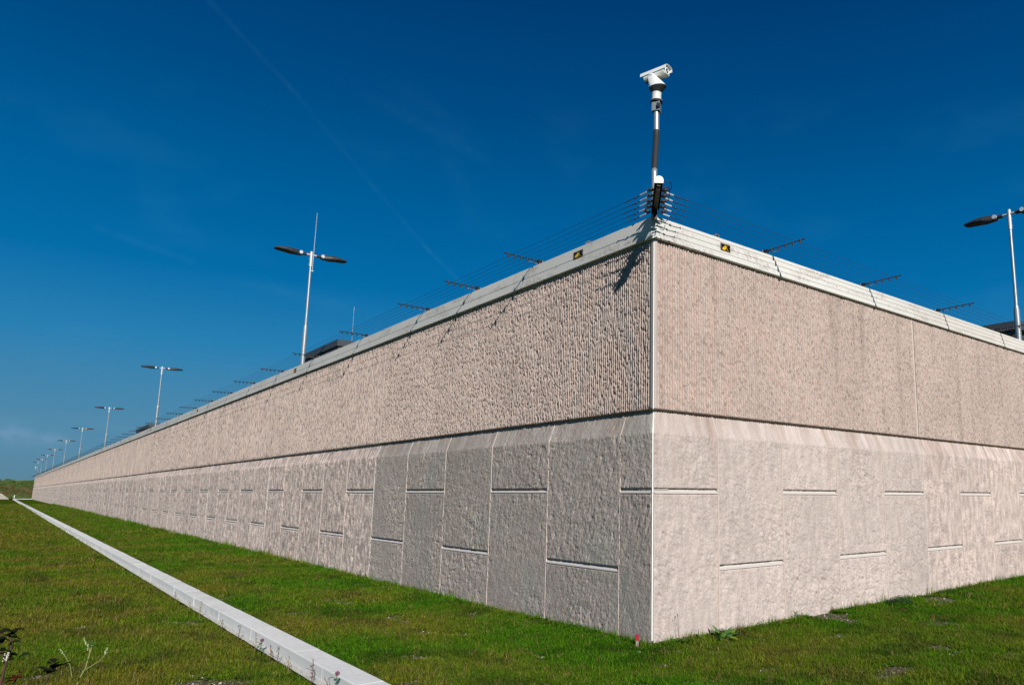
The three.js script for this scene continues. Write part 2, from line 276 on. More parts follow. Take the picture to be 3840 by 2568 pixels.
function buildWall(key, name, label) {
  const s = SIDE[key], wall = base(name); tag(wall, label, 'wall');
  // solid core behind the cladding
  const len = s.end - 0.35, mid = 0.35 + len / 2;
  const c = key === 'long' ? box(0.33, 6.1, len, 0.335, 2.55, -mid) : box(len, 6.1, 0.33, mid, 2.55, -0.335);
  mesh('core', c, M.core, wall);
  for (let b = -1; b < s.bays; b++) {
    const u0 = b < 0 ? 0.016 : s.first + s.bay * b, u1 = s.first + s.bay * (b + 1), near = key === 'long' ? u0 : u0 * 0.8;
    const cell = near < 9.9 ? 0.0118 : near < 22 ? 0.024 : near < 46 ? 0.045 : 0.1;
    const cut = b % 2 === 0 ? Y.lower : Y.upper, h = Y.groove;
    mesh('plinth_block', plinthBlock(s, u0, u1, -0.15, cut - h, cell), M.rock, wall);
    mesh('plinth_block', plinthBlock(s, u0, u1, cut + h, Y.chamferTop, cell), M.rock, wall);
    mesh('groove_strip', grooveStrip(s, u0, u1, cut), M.strip, wall);
    const panelEnd = Math.abs(s.panelAt(panelOf(s, u1 + 0.01)) - u1) < 0.02;
    mesh('mortar_joint', jointBead(s, u1, panelEnd ? 0.024 : key === 'long' ? 0.017 : 0.02, panelEnd ? 0.014 : key === 'long' ? 0.01 : 0.014), panelEnd ? M.strip : M.smooth, wall);
  }
  for (let k = 0; s.panelAt(k) < s.end - 1; k++) {
    const a = k === 0 ? 0.012 : s.panelAt(k) + 0.002, b = Math.min(s.panelAt(k + 1) - 0.002, s.end);
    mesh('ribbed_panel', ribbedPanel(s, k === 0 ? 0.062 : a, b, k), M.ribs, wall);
    mesh('coping', copingStone(s, k === 0 ? 0.052 : a + 0.003, b - 0.003, k), M.coping, wall);
  }
  return wall;
}
const longWall = buildWall('long', 'perimeter_wall', 'long pale concrete perimeter wall with ribbed top receding along the white kerb');
const shortWall = buildWall('short', 'perimeter_wall', 'brightly sunlit concrete perimeter wall running off behind the dock plants');
{
  // white sealant down the corner, in the mitre between the two faces
  const q = (x0, y0, x1, y1) => { const a = V(x0, y0, -x0), b = V(x1, y1, -x1), g = new THREE.BoxGeometry(0.02, a.distanceTo(b), 0.02); g.rotateY(Math.PI / 4 + Math.PI / 2); const d = b.clone().sub(a).normalize(); g.rotateY(-Math.PI / 4 * 0); g.applyQuaternion(new THREE.Quaternion().setFromUnitVectors(V(0, 1, 0), d)); return g.translate((a.x + b.x) / 2, (a.y + b.y) / 2, (a.z + b.z) / 2); };
  const flatBead = (x0, y0, x1, y1, w = 0.021) => { const a = V(x0, y0, -x0), b = V(x1, y1, -x1), t = V(1, 0, 1).normalize().multiplyScalar(w / 2), n = V(-1, 0, 1).normalize().multiplyScalar(0.008), pts = []; for (const p of [a, b]) for (const [e, o] of [[-1.15, -3], [1.15, -3], [-1, 0], [-0.6, 1], [0.6, 1], [1, 0]]) pts.push(p.clone().addScaledVector(t, e).addScaledVector(n, o)); return new ConvexGeometry(pts); };
  mesh('sealant_bead', [flatBead(0.006, 0.1, 0.006, 2.845), flatBead(0.006, 2.845, 0.132, 3.195, 0.024), flatBead(0.066, 3.19, 0.066, 5.68, 0.02)], M.bead, longWall);
  const end = (sgn) => { const pts = []; for (const y of [5.672, 5.998]) { const P = sgn < 0 ? [[0.001, -0.052], [0.02, -0.033], [0.3, -0.3], [0.3, -0.052]] : [[0.052, -0.001], [0.033, -0.02], [0.3, -0.3], [0.052, -0.3]]; for (const [x, z] of P) pts.push(V(x, y, z)); } const g = new ConvexGeometry(pts), n = g.attributes.position.count; g.setAttribute('color', new THREE.BufferAttribute(new Float32Array(n * 3).fill(0.6), 3)); return g; };
  mesh('coping_end', end(-1), M.coping, longWall); mesh('coping_end', end(1), M.coping, shortWall);
  mesh('sealant_bead', rod(V(0.034, 5.68, -0.042), V(0.034, 5.995, -0.042), 0.011, 0.011, 8), M.bead, longWall);
  // foot of the corner below the plinth blocks
  mesh('corner_post', [box(0.3, 2.7, 0.3, 0.165, 1.3, -0.165), box(0.3, 2.46, 0.3, 0.235, 4.44, -0.235)], M.core, longWall);
}
{ // the far face, seen only as an edge: the wall turns away behind the last post
  const far = base('perimeter_wall', [0, 0, -SIDE.long.end]); tag(far, 'far return of the perimeter wall at the end of the long face', 'wall');
  const f = (w, h, d, x, y) => box(w, h, d, x, y, -d / 2).rotateY(0.02);
  mesh('plinth', box(60, 3.2, 0.4, 30.1, 1.5, -0.1), M.core, far); mesh('upper_panel', box(60, 2.5, 0.3, 30.12, 4.43, -0.06), M.smooth, far); mesh('coping', box(60, 0.33, 0.5, 30.02, 5.835, -0.04), M.strip, far);
}

// ------------------------------------------------------------------ ground
const kerbX = -3.86, kerbIn = -3.58;
function groundY(x, z) {
  const inside = sstep(-3.79, -3.65, x) , far = sstep(30, 120, Math.hypot(x, z));
  const dist = Math.max(0, x < 0 ? -x : 0, z > 0 ? z : 0);
  const lawn = 0.02 + 0.035 * sstep(1.2, 3.0, dist) - 0.03 * sstep(0.7, 0.1, x - kerbIn) + 0.008 * clamp(x, 0, 14);
  const bump = (0.03 * fbm(x * 0.35, z * 0.35, 201, 3) + 0.012 * noise(x * 1.7, z * 1.7, 207)) * (1 - 0.6 * far);
  const dip = z > -256 && x < kerbX + 0.1 ? 0.045 * sstep(0.7, 0.1, kerbX - x) : 0;
  return lerp(-dip, z > -256 ? lawn : 0.05, inside) + bump * sstep(0, 0.35, Math.abs(x - (kerbX + kerbIn) / 2) - 0.1) ;
}
const SOIL = [[-0.3, 0.17, 0.3], [3.5, 0.2, 0.5], [-0.75, 0.75, 0.45], [0.35, 0.8, 0.3], [2.3, 1.3, 0.4], [6.9, 0.35, 0.45], [-4.7, -1.35, 0.3], [-5.3, -3.4, 0.4], [-3.2, -0.1, 0.3], [-2.2, 0.9, 0.5], [-6.2, -1.2, 0.45], [1.0, 0.55, 0.22], [-0.5, -3.9, 0.35], [-5.6, -6.5, 0.4]];
const bare = (x, z) => { let b = 0.78 * fbm(x * 0.9, z * 0.9, 230, 4) + 0.3 * fbm(x * 3.1, z * 3.1, 231, 2); for (const [a, c, r] of SOIL) { const q = ((x - a) ** 2 + (z - c) ** 2) / (r * r); if (q < 4) b += 0.45 * Math.exp(-q * 1.4); } return b; };        // worn places in the turf
const dry = (x, z) => clamp(0.5 + 0.9 * fbm(x * 0.42, z * 0.42, 240, 3) + (x < -3.7 ? 0.14 : -0.12 - 0.2 * sstep(1.8, 0.2, Math.max(-x, z))));
{
  const axis = (lo, hi, step) => { const a = []; for (let v = lo; v <= hi + 1e-6; v += step) a.push(v); let s = step, v = hi; while (v < 2600) { s *= 1.35; v += s; a.push(v); } s = step; v = lo; while (v > -2600) { s *= 1.35; v -= s; a.unshift(v); } return a; };
  const xs = axis(-13, 14, 0.14), zs = axis(-26, 8, 0.14), nx = xs.length, nz = zs.length, pos = new Float32Array(nx * nz * 3), col = new Float32Array(nx * nz * 3), uv = new Float32Array(nx * nz * 2), idx = [];
  for (let j = 0; j < nz; j++) for (let i = 0; i < nx; i++) {
    const x = xs[i], z = zs[j], k = j * nx + i, d = dry(x, z), s = sstep(0.28, 0.5, bare(x, z)) * sstep(60, 25, Math.hypot(x, z));
    pos.set([x, groundY(x, z), z], k * 3);
    const r = lerp(0.05, 0.085, d), g = lerp(0.105, 0.11, d), b = lerp(0.007, 0.011, d);
    col.set([lerp(r, 0.15, s), lerp(g, 0.118, s), lerp(b, 0.092, s)], k * 3); uv.set([x, z], k * 2);
    if (i < nx - 1 && j < nz - 1) idx.push(k, k + nx, k + 1, k + 1, k + nx, k + nx + 1);
  }
  const g = new THREE.BufferGeometry(); g.setAttribute('position', new THREE.BufferAttribute(pos, 3)); g.setAttribute('color', new THREE.BufferAttribute(col, 3)); g.setAttribute('uv', new THREE.BufferAttribute(uv, 2)); g.setIndex(idx); g.computeVertexNormals();
  const turf = grain(1024, (x, y) => { const n = 0.7 * noise(x * 90, y * 60, 81, 0) * 0 + noise(x * 96, y * 96, 82, 96) + 0.8 * noise(x * 210, y * 210, 83, 210) + 0.5 * noise(x * 24, y * 24, 84, 24); const v = 0.9 + 0.16 * n; return [v, v, v * 0.95]; }, true);
  const o = mesh('ground', g, new THREE.MeshPhysicalMaterial({ vertexColors: true, map: tiled(turf, 2.4), bumpMap: tiled(rough, 0.5), bumpScale: 0.02, roughness: 1, specularIntensity: 0 }));
  tag(o, 'flat grassy ground on both sides of the kerb', 'ground', null, 'structure');
}

// ------------------------------------------------------------------ kerb of white concrete pieces
{
  const kerb = base('kerb', [0, 0, 0]); tag(kerb, 'white concrete kerb between the two strips of grass beside the wall', 'kerb', null, 'structure');
  const sh = new THREE.Shape(); const a = kerbX, b = kerbIn, t = 0.15, c = 0.012;
  sh.moveTo(a, -0.15); sh.lineTo(a, t - c); sh.lineTo(a + c * 0.3, t - c * 0.3); sh.lineTo(a + c, t); sh.lineTo(b - c, t); sh.lineTo(b - c * 0.3, t - c * 0.3); sh.lineTo(b, t - c); sh.lineTo(b, -0.15); sh.closePath();
  const make = (len, seed) => {
    const g = new THREE.ExtrudeGeometry(sh, { depth: len - 0.003, bevelEnabled: false, steps: len > 2 ? 1 : 8 }), p = g.attributes.position, col = new Float32Array(p.count * 3);
    for (let i = 0; i < p.count; i++) { const x = p.getX(i), y = p.getY(i), z = p.getZ(i), n = fbm(x * 3 + seed, z * 1.4 + y * 2, 300, 3), stain = sstep(0.2, 0.7, fbm(z * 2.2 + seed * 3, y * 6 + x * 4, 310, 3)); const f = (0.97 + 0.05 * (hash(seed, 1, 7) - 0.5)) * (1 + 0.1 * n) * (1 - 0.16 * stain); col.set([0.83 * f, 0.83 * f, 0.8 * f], i * 3); }
    g.setAttribute('color', new THREE.BufferAttribute(col, 3)); return g;
  };
  const rnd = rng(55), end = -251.6, far = [], kinds = Array.from({ length: 9 }, (_, i) => make(1, i + 1));
  for (let z = 11; z > end; z--) {
    const g = kinds[Math.floor(rnd() * 9)], dx = (rnd() - 0.5) * 0.006, dy = (rnd() - 0.5) * 0.005;
    if (z > -70) { const o = mesh('kerb_stone', g, M.kerb, kerb); o.position.set(dx, dy, z - 1); } else far.push(make(1, 3).translate(0, 0, z - 1));
  }
  mesh('kerb_stone', far, M.kerb, kerb, 'stuff');
  const cross = []; for (let x = 0; x < 4; x++) cross.push(make(1, x + 1).translate(3.72, 0, 0).rotateY(Math.PI / 2).translate(-3.58 + x, 0.0, end - 0.1));
  for (const g of cross) mesh('kerb_stone', g, M.kerb, kerb);
  const hs = sheet(SIDE.short, span(0, 263, 0.25), [0, 0.02, 0.04, 0.06, 0.075, 0.085], (u, v, i, j) => [0, 0.7, 0.68, 0.64]), hp = hs.attributes.position;
  for (let i = 0; i < hp.count; i++) { const u = hp.getX(i), v = hp.getY(i); hp.setXYZ(i, kerbX + 0.01 - v * (0.95 + 0.25 * noise(u * 2.3, 4, 321)), 0.012 - v * v * 2.2 + 0.005 * noise(u * 7, v * 60, 320), 11 - u); }
  hs.computeVertexNormals(); mesh('kerb_haunch', hs, M.haunch, kerb);
}

// ------------------------------------------------------------------ grass
function blade(h, w, lean, turn, x, z) {
  const dx = Math.sin(turn), dz = Math.cos(turn), px = Math.cos(turn), pz = -Math.sin(turn), p = [];
  const at2 = (t, e) => [x + dx * lean * t * t * h + px * w * e * (1 - t * 0.55), h * t * (1 - 0.25 * lean * t), z + dz * lean * t * t * h + pz * w * e * (1 - t * 0.55)];
  const A = at2(0, -1), B = at2(0, 1), C = at2(0.55, -1), D = at2(0.55, 1), T = at2(1, 0);
  p.push(...A, ...B, ...D, ...A, ...D, ...C, ...C, ...D, ...T); return p;
}
function tuft(seed, n, rad, h0, h1) {
  const r = rng(seed), pos = [], col = [];
  for (let i = 0; i < n; i++) { const a = r() * 6.283, q = Math.sqrt(r()) * rad; pos.push(...blade(lerp(h0, h1, r() ** 1.4), 0.0022 + 0.0022 * r(), 0.2 + 1.0 * r(), r() * 6.283, Math.cos(a) * q, Math.sin(a) * q)); const t = r(), f = 0.5 + 1.15 * r(), c = t > 0.9 ? [2.2 * f, 1.35 * f, 2.5 * f] : [f, f, f]; for (let k = 0; k < 9; k++) col.push(...c); }
  const g = new THREE.BufferGeometry(); g.setAttribute('position', new THREE.Float32BufferAttribute(pos, 3)); g.setAttribute('color', new THREE.Float32BufferAttribute(col, 3)); g.computeVertexNormals();
  return g;
}
function leafRosette(seed, n, len, wid) {
  const r = rng(seed), pos = [];
  for (let i = 0; i < n; i++) { const t = i / n * 6.283 + r(), l = len * (0.6 + 0.6 * r()), up = 0.15 + 0.5 * r(), w = wid * (0.7 + 0.5 * r()); const P = (a, e) => [Math.cos(t) * l * a - Math.sin(t) * w * e, l * up * a * (1.25 - a * 0.7) + 0.004, Math.sin(t) * l * a + Math.cos(t) * w * e]; const A = P(0, 0), B = P(0.45, -1), C = P(0.45, 1), D = P(1, 0), m = P(0.5, 0); m[1] -= w * 0.25; for (const q of [[A, B, m], [A, m, C], [B, D, m], [m, D, C]]) for (const z of q) pos.push(...z); }
  const g = new THREE.BufferGeometry(); g.setAttribute('position', new THREE.Float32BufferAttribute(pos, 3)); g.setAttribute('color', new THREE.Float32BufferAttribute(new Float32Array(pos.length).fill(1), 3)); g.computeVertexNormals(); return g;
}
{
  const mat = new THREE.MeshPhysicalMaterial({ vertexColors: true, color: 0xffffff, side: THREE.DoubleSide, roughness: 0.9, specularIntensity: 0.15 });
  const yaw = -0.7207, inView = (x, z) => { const dx = x - EYE.x, dz = z - EYE.z, f = Math.sin(-yaw) * dx - Math.cos(yaw) * dz, s = Math.cos(yaw) * dx + Math.sin(-yaw) * dz; return f > 5.2 && s > -1.02 * f - 0.6 && s < 0.66 * f + 0.8; };
  const inner = [], outer = [], leaves = [], r = rng(77);
  const rings = [[5, 14, 1150, 1], [14, 24, 420, 1.25], [24, 42, 130, 1.7], [42, 75, 40, 2.4], [75, 150, 12, 3.4]];
  for (const [r0, r1, dens, size] of rings) {
    const n = Math.round(Math.PI * (r1 * r1 - r0 * r0) * dens * 0.36);
    for (let i = 0; i < n; i++) {
      const q = Math.sqrt(lerp(r0 * r0, r1 * r1, r())), a = r() * 2.35 - 1.9 + Math.PI, t = -1.57 + 0.7207 + (r() - 0.5) * 1.9, x = EYE.x + Math.cos(t) * q, z = EYE.z + Math.sin(t) * q;
      const keep = r(), tone = r(), turn = r() * 6.283, sc = r(), lf = r();
      if (!inView(x, z) || (x > -0.01 && z < 0.01) || (x > kerbX - 0.06 + 0.05 * noise(z * 2.1, 7, 330) && x < kerbIn + 0.01)) continue;
      const bb = bare(x, z), s = sstep(0.2, 0.46, bb);
      if (keep < s * 0.93) continue;
      const d = dry(x, z), edge = Math.max(-x, z), wallside = x > kerbIn ? sstep(0.35, 0.02, edge) : 0;
      const clover = fbm(x * 1.3, z * 1.3, 260, 3);
      const list = x < kerbX ? outer : inner;
      const h = size * (0.62 + 0.5 * sc) * (1 + 0.55 * wallside * (0.4 + tone)) * (x < kerbX && x > kerbX - 0.3 ? 0.8 : x > kerbIn && x < kerbIn + 0.35 && z < 6 ? 0.75 : 1) * (1 - 0.35 * s) * (lf > 0.955 ? 1.7 : 1) * (wallside > 0.6 && lf > 0.75 ? 1.05 + lf * 0.35 : 1);
      const straw = tone > 0.96 - 0.1 * d;
      const lush = 1 - 0.4 * sstep(0.05, 0.5, fbm(x * 1.1 + 9, z * 1.1, 270, 3)); const c = straw ? [0.17, 0.135, 0.042] : [lerp(0.042, 0.115, d) * lush * (0.55 + 0.95 * tone), lerp(0.128, 0.132, d) * lush * (0.55 + 0.95 * tone), lerp(0.003, 0.01, d)];
      list.push([x, z, size, h, turn, c]);
      if (size < 1.5 && lf < 0.03 + 0.16 * sstep(0.12, 0.5, clover) + 0.3 * wallside) leaves.push([x + 0.03, z, (0.8 + 0.7 * sc) * (1 + 0.6 * wallside), (0.8 + 0.5 * tone) * (1 + 1.3 * wallside), turn, lf < 0.008 ? [0.16, 0.19, 0.012] : [0.026 + 0.02 * tone, 0.085 + 0.06 * tone, 0.007]]);
    }
  }
  const put = (name, list, geos, label, category) => {
    const g = base(name); tag(g, label, category, null, 'stuff');
    geos.forEach((geo, k) => {
      const mine = list.filter((_, i) => i % geos.length === k), o = new THREE.InstancedMesh(geo, mat, mine.length), m = new THREE.Matrix4(), qn = new THREE.Quaternion(), up = V(0, 1, 0), c = new THREE.Color();
      mine.forEach(([x, z, w, h, t, col], i) => { m.compose(V(x, groundY(x, z) - 0.004, z), qn.setFromAxisAngle(up, t), V(w, h, w)); o.setMatrixAt(i, m); o.setColorAt(i, c.setRGB(...col)); });
      o.name = 'tufts'; o.userData.kind = 'stuff'; o.castShadow = o.receiveShadow = true; g.add(o);
    });
  };
  const tufts = [1, 2, 3, 4].map((i) => tuft(i * 91, 13, 0.055, 0.022, 0.075));
  put('grass', inner, tufts, 'green mown grass between the white kerb and the wall', 'grass');
  put('grass', outer, tufts, 'drier olive grass on the outer side of the white kerb', 'grass');
  put('low_weeds', leaves, [leafRosette(5, 9, 0.075, 0.013), leafRosette(8, 7, 0.06, 0.02), leafRosette(11, 12, 0.065, 0.011)], 'low broad-leaved weeds scattered through the turf', 'weeds');
  // crumbs of soil and small stones in the worn places
  const rp = rng(91), crumbs = [], cm = new THREE.InstancedMesh(new THREE.IcosahedronGeometry(1, 0), std({ color: 0xffffff }), 5200), m = new THREE.Matrix4(), e = new THREE.Euler(), c = new THREE.Color();
  for (let guard = 0; crumbs.length < 5200 && guard < 400000; guard++) { const x = -8 + 17 * rp(), z = -9 + 12 * rp(); if ((x > -0.02 && z < 0.02) || (x > -4.05 && x < -3.55) || sstep(0.24, 0.5, bare(x, z)) < 0.4 + 0.4 * rp()) continue; crumbs.push([x, z, 0.003 + 0.011 * rp() ** 3, rp()]); }
  crumbs.forEach(([x, z, q, t], i) => { m.compose(V(x, groundY(x, z) + q * 0.2, z), new THREE.Quaternion().setFromEuler(e.set(t * 9, t * 31, t * 17)), V(q, q * 0.7, q * 1.2)); cm.setMatrixAt(i, m); cm.setColorAt(i, t > 0.93 ? c.setRGB(0.5, 0.47, 0.42) : c.setRGB(0.1 + 0.08 * t, 0.08 + 0.065 * t, 0.062 + 0.055 * t)); });
  cm.count = crumbs.length; cm.name = 'soil_crumbs'; cm.castShadow = cm.receiveShadow = true; scene.add(cm); tag(cm, 'crumbs of bare soil and little stones in worn patches of turf', 'soil', null, 'stuff');
  console.log('grass', inner.length, outer.length, leaves.length, crumbs.length);
}
// ------------------------------------------------------------------ wire arms along the coping
const ORD = ['first', 'second', 'third', 'fourth', 'fifth', 'sixth', 'seventh', 'eighth', 'ninth', 'tenth', 'eleventh', 'twelfth', 'thirteenth', 'fourteenth', 'fifteenth', 'sixteenth', 'seventeenth', 'eighteenth', 'nineteenth', 'twentieth'];
const WX = [-0.032, -0.159, -0.285, -0.407, -0.536], WZ = [0.029, 0.183, 0.329, 0.475, 0.624];       // where the five wires hang, outwards from each face
const WIRE_Y = 6.048;
function makeArm(reach, spots) {                                      // the arm points along -x; its root stands on the coping at the clamp
  const g = base('wire_arm');
  mesh('bar', [rod(V(0.13, 0.086, 0), V(-reach, 0.09, 0), 0.0095, 0.0095, 8), rod(V(-reach, 0.09, 0), V(-reach - 0.035, 0.09, 0), 0.0125, 0.0125, 8)], M.black, g);
  mesh('clamp', [rod(V(0.045, 0.085, 0), V(-0.03, 0.086, 0), 0.032, 0.032, 12), rod(V(0.005, 0.085, 0), V(0.005, 0.03, 0), 0.02, 0.026, 10)], M.black, g);
  mesh('bracket', [rbox(0.006, 0.1, 0.06, 0.002, 0.062, 0.058, 0), rbox(0.09, 0.006, 0.06, 0.002, 0.09, 0.011, 0), rod(V(0.066, 0.085, 0.012), V(0.05, 0.085, 0.012), 0.008, 0.008, 6)], M.zinc, g);
  mesh('stay_rod', rod(V(0.06, 0.02, 0.02), V(spots[0] - 0.12, 0.045, 0.02), 0.0035, 0.0035, 6), M.zinc, g);
  for (const x of spots) mesh('insulator', [rod(V(x, 0.105, 0), V(x, 0.062, 0), 0.0165, 0.0165, 10), rod(V(x, 0.064, 0), V(x, 0.054, 0), 0.012, 0.012, 8), rod(V(x, 0.056, 0), V(x, 0.028, 0), 0.0145, 0.0145, 10)], M.black, g);
  return g;
}
{
  const armL = makeArm(0.66, WX.map((x) => x - 0.08)), zs = [3.16, 5.44, 7.72, 11.42, 15.42, 19.07, 22.78, 26.46, 30.15, 33.85];
  for (let z = 37.55; z < SIDE.long.end - 0.6; z += 3.71) zs.push(z);
  zs.forEach((z, i) => {
    const o = i ? copy(armL) : armL; o.position.set(0.08, 6.0, -z);
    if (i < 20) tag(o, `${ORD[i]} black wire arm from the camera corner on the long wall's coping`, 'fence arm', 'wire arms along the long wall');
    else { const n = z < 99 ? 1 : z < 137 ? 2 : z < 174 ? 3 : z < 213 ? 4 : 5; tag(o, n < 5 ? `distant wire arm on the long wall between the ${ORD[n]} and ${ORD[n + 1]} lamp posts` : 'tiny wire arm on the long wall beyond the sixth lamp post', 'fence arm', `distant wire arms on the long wall, stretch ${['', 'two', 'three', 'four', 'five', 'six'][n]}`); }
  });
  const armR = makeArm(0.76, WZ.map((z) => -z - 0.08));
  [2.63, 5.58, 8.55, 11.44, 14.4, 17.36].forEach((x, i) => {
    const o = i ? copy(armR) : armR; o.position.set(x, 6.0 + 0.0, -0.08); o.rotation.y = Math.PI / 2;
    tag(o, `${ORD[i]} black wire arm from the camera corner on the sunlit wall's coping`, 'fence arm', 'wire arms along the sunlit wall');
  });
  // two empty brackets nearest the corner
  const channel = () => { const s = new THREE.Shape(); s.moveTo(-0.035, 0); s.lineTo(-0.035, 0.085); s.lineTo(0.035, 0.085); s.lineTo(0.035, 0); s.lineTo(0.029, 0); s.lineTo(0.029, 0.079); s.lineTo(-0.029, 0.079); s.lineTo(-0.029, 0); s.closePath(); return new THREE.ExtrudeGeometry(s, { depth: 0.1, bevelEnabled: false }).translate(0, 0.006, -0.05); };
  const b = base('bracket', [0.14, 6.004, -1.765]); tag(b, 'empty zinc bracket on the long wall above the warning sign', 'bracket', 'empty brackets beside the warning signs');
  mesh('channel', channel(), M.zinc, b); mesh('bolt', rod(V(0.03, 0.05, 0), V(0.055, 0.05, 0), 0.009, 0.009, 6), M.steel, b);
  const b2 = copy(b, 'empty zinc bracket on the sunlit wall above the warning sign'); b2.position.set(1.449, 6.004, -0.15); b2.rotation.y = 0;
}

// ------------------------------------------------------------------ the corner arm that the wires end on, and the wires
const DIAG = V(-0.63, 0, 0.777).normalize();
const cornerAt = (t, side, y) => V(0.045, y, -0.02).addScaledVector(DIAG, t).addScaledVector(V(DIAG.z, 0, -DIAG.x), side);
{
  const g = base('corner_arm', [0.045, 6.0, -0.02], Math.atan2(DIAG.x, DIAG.z)); tag(g, 'black corner arm with arched white cap holding all the fence wires', 'fence arm');
  const arch = (w, h, hole) => { const s = new THREE.Shape(), r = w / 2; s.moveTo(-r, 0); s.lineTo(-r, h - r); s.absarc(0, h - r, r, Math.PI, 0, true); s.lineTo(r, 0); if (hole) { const q = r - 0.006; s.lineTo(q, 0); s.lineTo(q, h - r); s.absarc(0, h - r, q, 0, Math.PI, false); s.lineTo(-q, 0); } s.closePath(); return s; };
  mesh('housing', new THREE.ExtrudeGeometry(arch(0.114, 0.094, true), { depth: 1.07, bevelEnabled: false, curveSegments: 14 }).translate(0, 0.055, -0.04), M.black, g);
  mesh('end_cap', new THREE.ExtrudeGeometry(arch(0.116, 0.096, false), { depth: 0.004, bevelEnabled: true, bevelThickness: 0.003, bevelSize: 0.003, bevelSegments: 2, curveSegments: 16 }).translate(0, 0.053, 1.036), M.white, g);
  mesh('post', [box(0.06, 0.05, 0.9, 0, 0.085, 0.42), rod(V(0, 0, 0.0), V(0, 0.1, 0), 0.032, 0.032, 12)], M.sleeve, g);
  mesh('latch', [new THREE.TorusGeometry(0.016, 0.005, 6, 14).rotateX(Math.PI / 2).translate(0.008, 0.058, 0.82), box(0.05, 0.008, 0.03, 0, 0.056, 0.95)], M.zinc, g);
  mesh('lower_clamp', [box(0.05, 0.14, 0.05, 0, -0.02, 0.1)], M.black, g);
  const T = [0.06, 0.24, 0.44, 0.63, 0.82];
  for (const side of [-1, 1]) T.forEach((t, i) => {
    const e = new THREE.SphereGeometry(0.028, 12, 8).scale(1.35, 0.9, 0.9); const x = side * (0.095 + (i === 0 ? 0.02 : 0));
    mesh('insulator', [e.translate(x, 0.05, t), rod(V(x - side * 0.045, 0.05, t), V(x + side * 0.055, 0.05, t), 0.012, 0.012, 8)], M.black, g);
  });
  const loop = (a, b, out, drop) => tube([V(0.07, 0.07, a + 0.05), V(out, 0.07 + drop * 0.3, a + 0.02), V(out + 0.02, 0.05 - drop, (a + b) / 2), V(0.13, 0.045, b)], 0.0055, 18, 6);
  mesh('jumper_cable', [loop(1.0, 0.82, 0.15, 0.02), loop(0.82, 0.63, 0.14, 0.03), loop(0.63, 0.44, 0.14, 0.03), loop(0.24, 0.06, 0.13, 0.03)], M.black, g);
  mesh('jumper_cable', [loop(0.24, 0.06, 0.13, 0.03).scale(-1, 1, 1)], M.black, g);
  mesh('loop_cable', tube([V(0.02, 0.0, 0.05), V(0.06, -0.07, 0.09), V(0.16, -0.1, 0.075), V(0.19, -0.02, 0.03)], 0.005, 16, 6), M.sleeve, g);
  const feet = base('cable_gland', [0.12, 6.005, -0.62]); tag(feet, 'small black cable gland on the long wall coping near the corner', 'cable gland', 'cable glands on the coping near the corner');
  mesh('dome', new THREE.SphereGeometry(0.035, 12, 8, 0, 6.3, 0, 1.6).scale(1, 0.9, 1.5), M.black, feet); mesh('collar', rod(V(0, -0.004, 0), V(0, 0.008, 0), 0.045, 0.045, 14), M.sleeve, feet);
  const f2 = copy(feet, 'small black cable gland on the sunlit wall coping near the corner'); f2.position.set(0.6, 6.005, -0.12); f2.rotation.y = Math.PI / 2;

  const far = copy(g, 'distant corner arm at the far end of the long wall'); far.position.set(0.04, 6.0, -SIDE.long.end + 0.04); far.rotation.y = Math.atan2(-0.72, -0.69);

  // wires
  const nth = ['innermost', 'second', 'third', 'fourth', 'outermost'];
  WX.forEach((x, i) => {
    const w = base('fence_wire', [x, WIRE_Y, 0]), z0 = T[i] * DIAG.z - 0.02 - 0.08 - 0.055; tag(w, `${i ? nth[i] : 'innermost'} of the five fence wires strung above the long wall${i > 0 && i < 4 ? ', counted outwards' : ''}`, 'fence wire', 'fence wires above the long wall');
    const L = SIDE.long.end - 0.2;
    mesh('strand', [rod(V(0, 0, z0 - 0.42 - 0.05 * (i % 3)), V(0, 0, -L), 0.0028, 0.0028, 5)], M.wire, w);
    mesh('tension_sleeve', rod(V(0, 0.002, z0 - 0.02), V(0, 0.001, z0 - 0.16), 0.0105, 0.0105, 10), M.steel, w);
    const sag = [V(0, 0, z0 + 0.04), V(0, -0.001, z0 - 0.16), V(0, -0.008 - 0.004 * (i % 2), z0 - 0.28), V(0, -0.004, z0 - 0.36), V(0, 0, z0 - 0.43 - 0.05 * (i % 3))];
    mesh('twisted_end', [tube(sag, 0.0055, 20, 6), rod(V(0, 0, z0 + 0.07), V(0, 0, z0 - 0.02), 0.0075, 0.0075, 8)], M.black, w);
    mesh('line_clamp', [new THREE.SphereGeometry(0.0165, 10, 8).scale(1, 1, 1.3).translate(0, -0.006, z0 - 0.26), new THREE.SphereGeometry(0.013, 10, 8).translate(0, 0, z0 - 0.43 - 0.05 * (i % 3))], M.lampGrey, w);
  });
  WZ.forEach((z, i) => {
    const w = base('fence_wire', [0, WIRE_Y, z]), x0 = 0.045 + DIAG.x * T[i] + 0.08 + 0.045; tag(w, `${i ? nth[i] : 'innermost'} of the five fence wires strung above the sunlit wall${i > 0 && i < 4 ? ', counted outwards' : ''}`, 'fence wire', 'fence wires above the sunlit wall');
    mesh('strand', [rod(V(x0 + 0.4 + 0.04 * (i % 2), 0, 0), V(37, 0, 0), 0.0028, 0.0028, 5)], M.wire, w);
    mesh('tension_sleeve', rod(V(x0 + 0.02, 0.002, 0), V(x0 + 0.15, 0.001, 0), 0.0105, 0.0105, 10), M.steel, w);
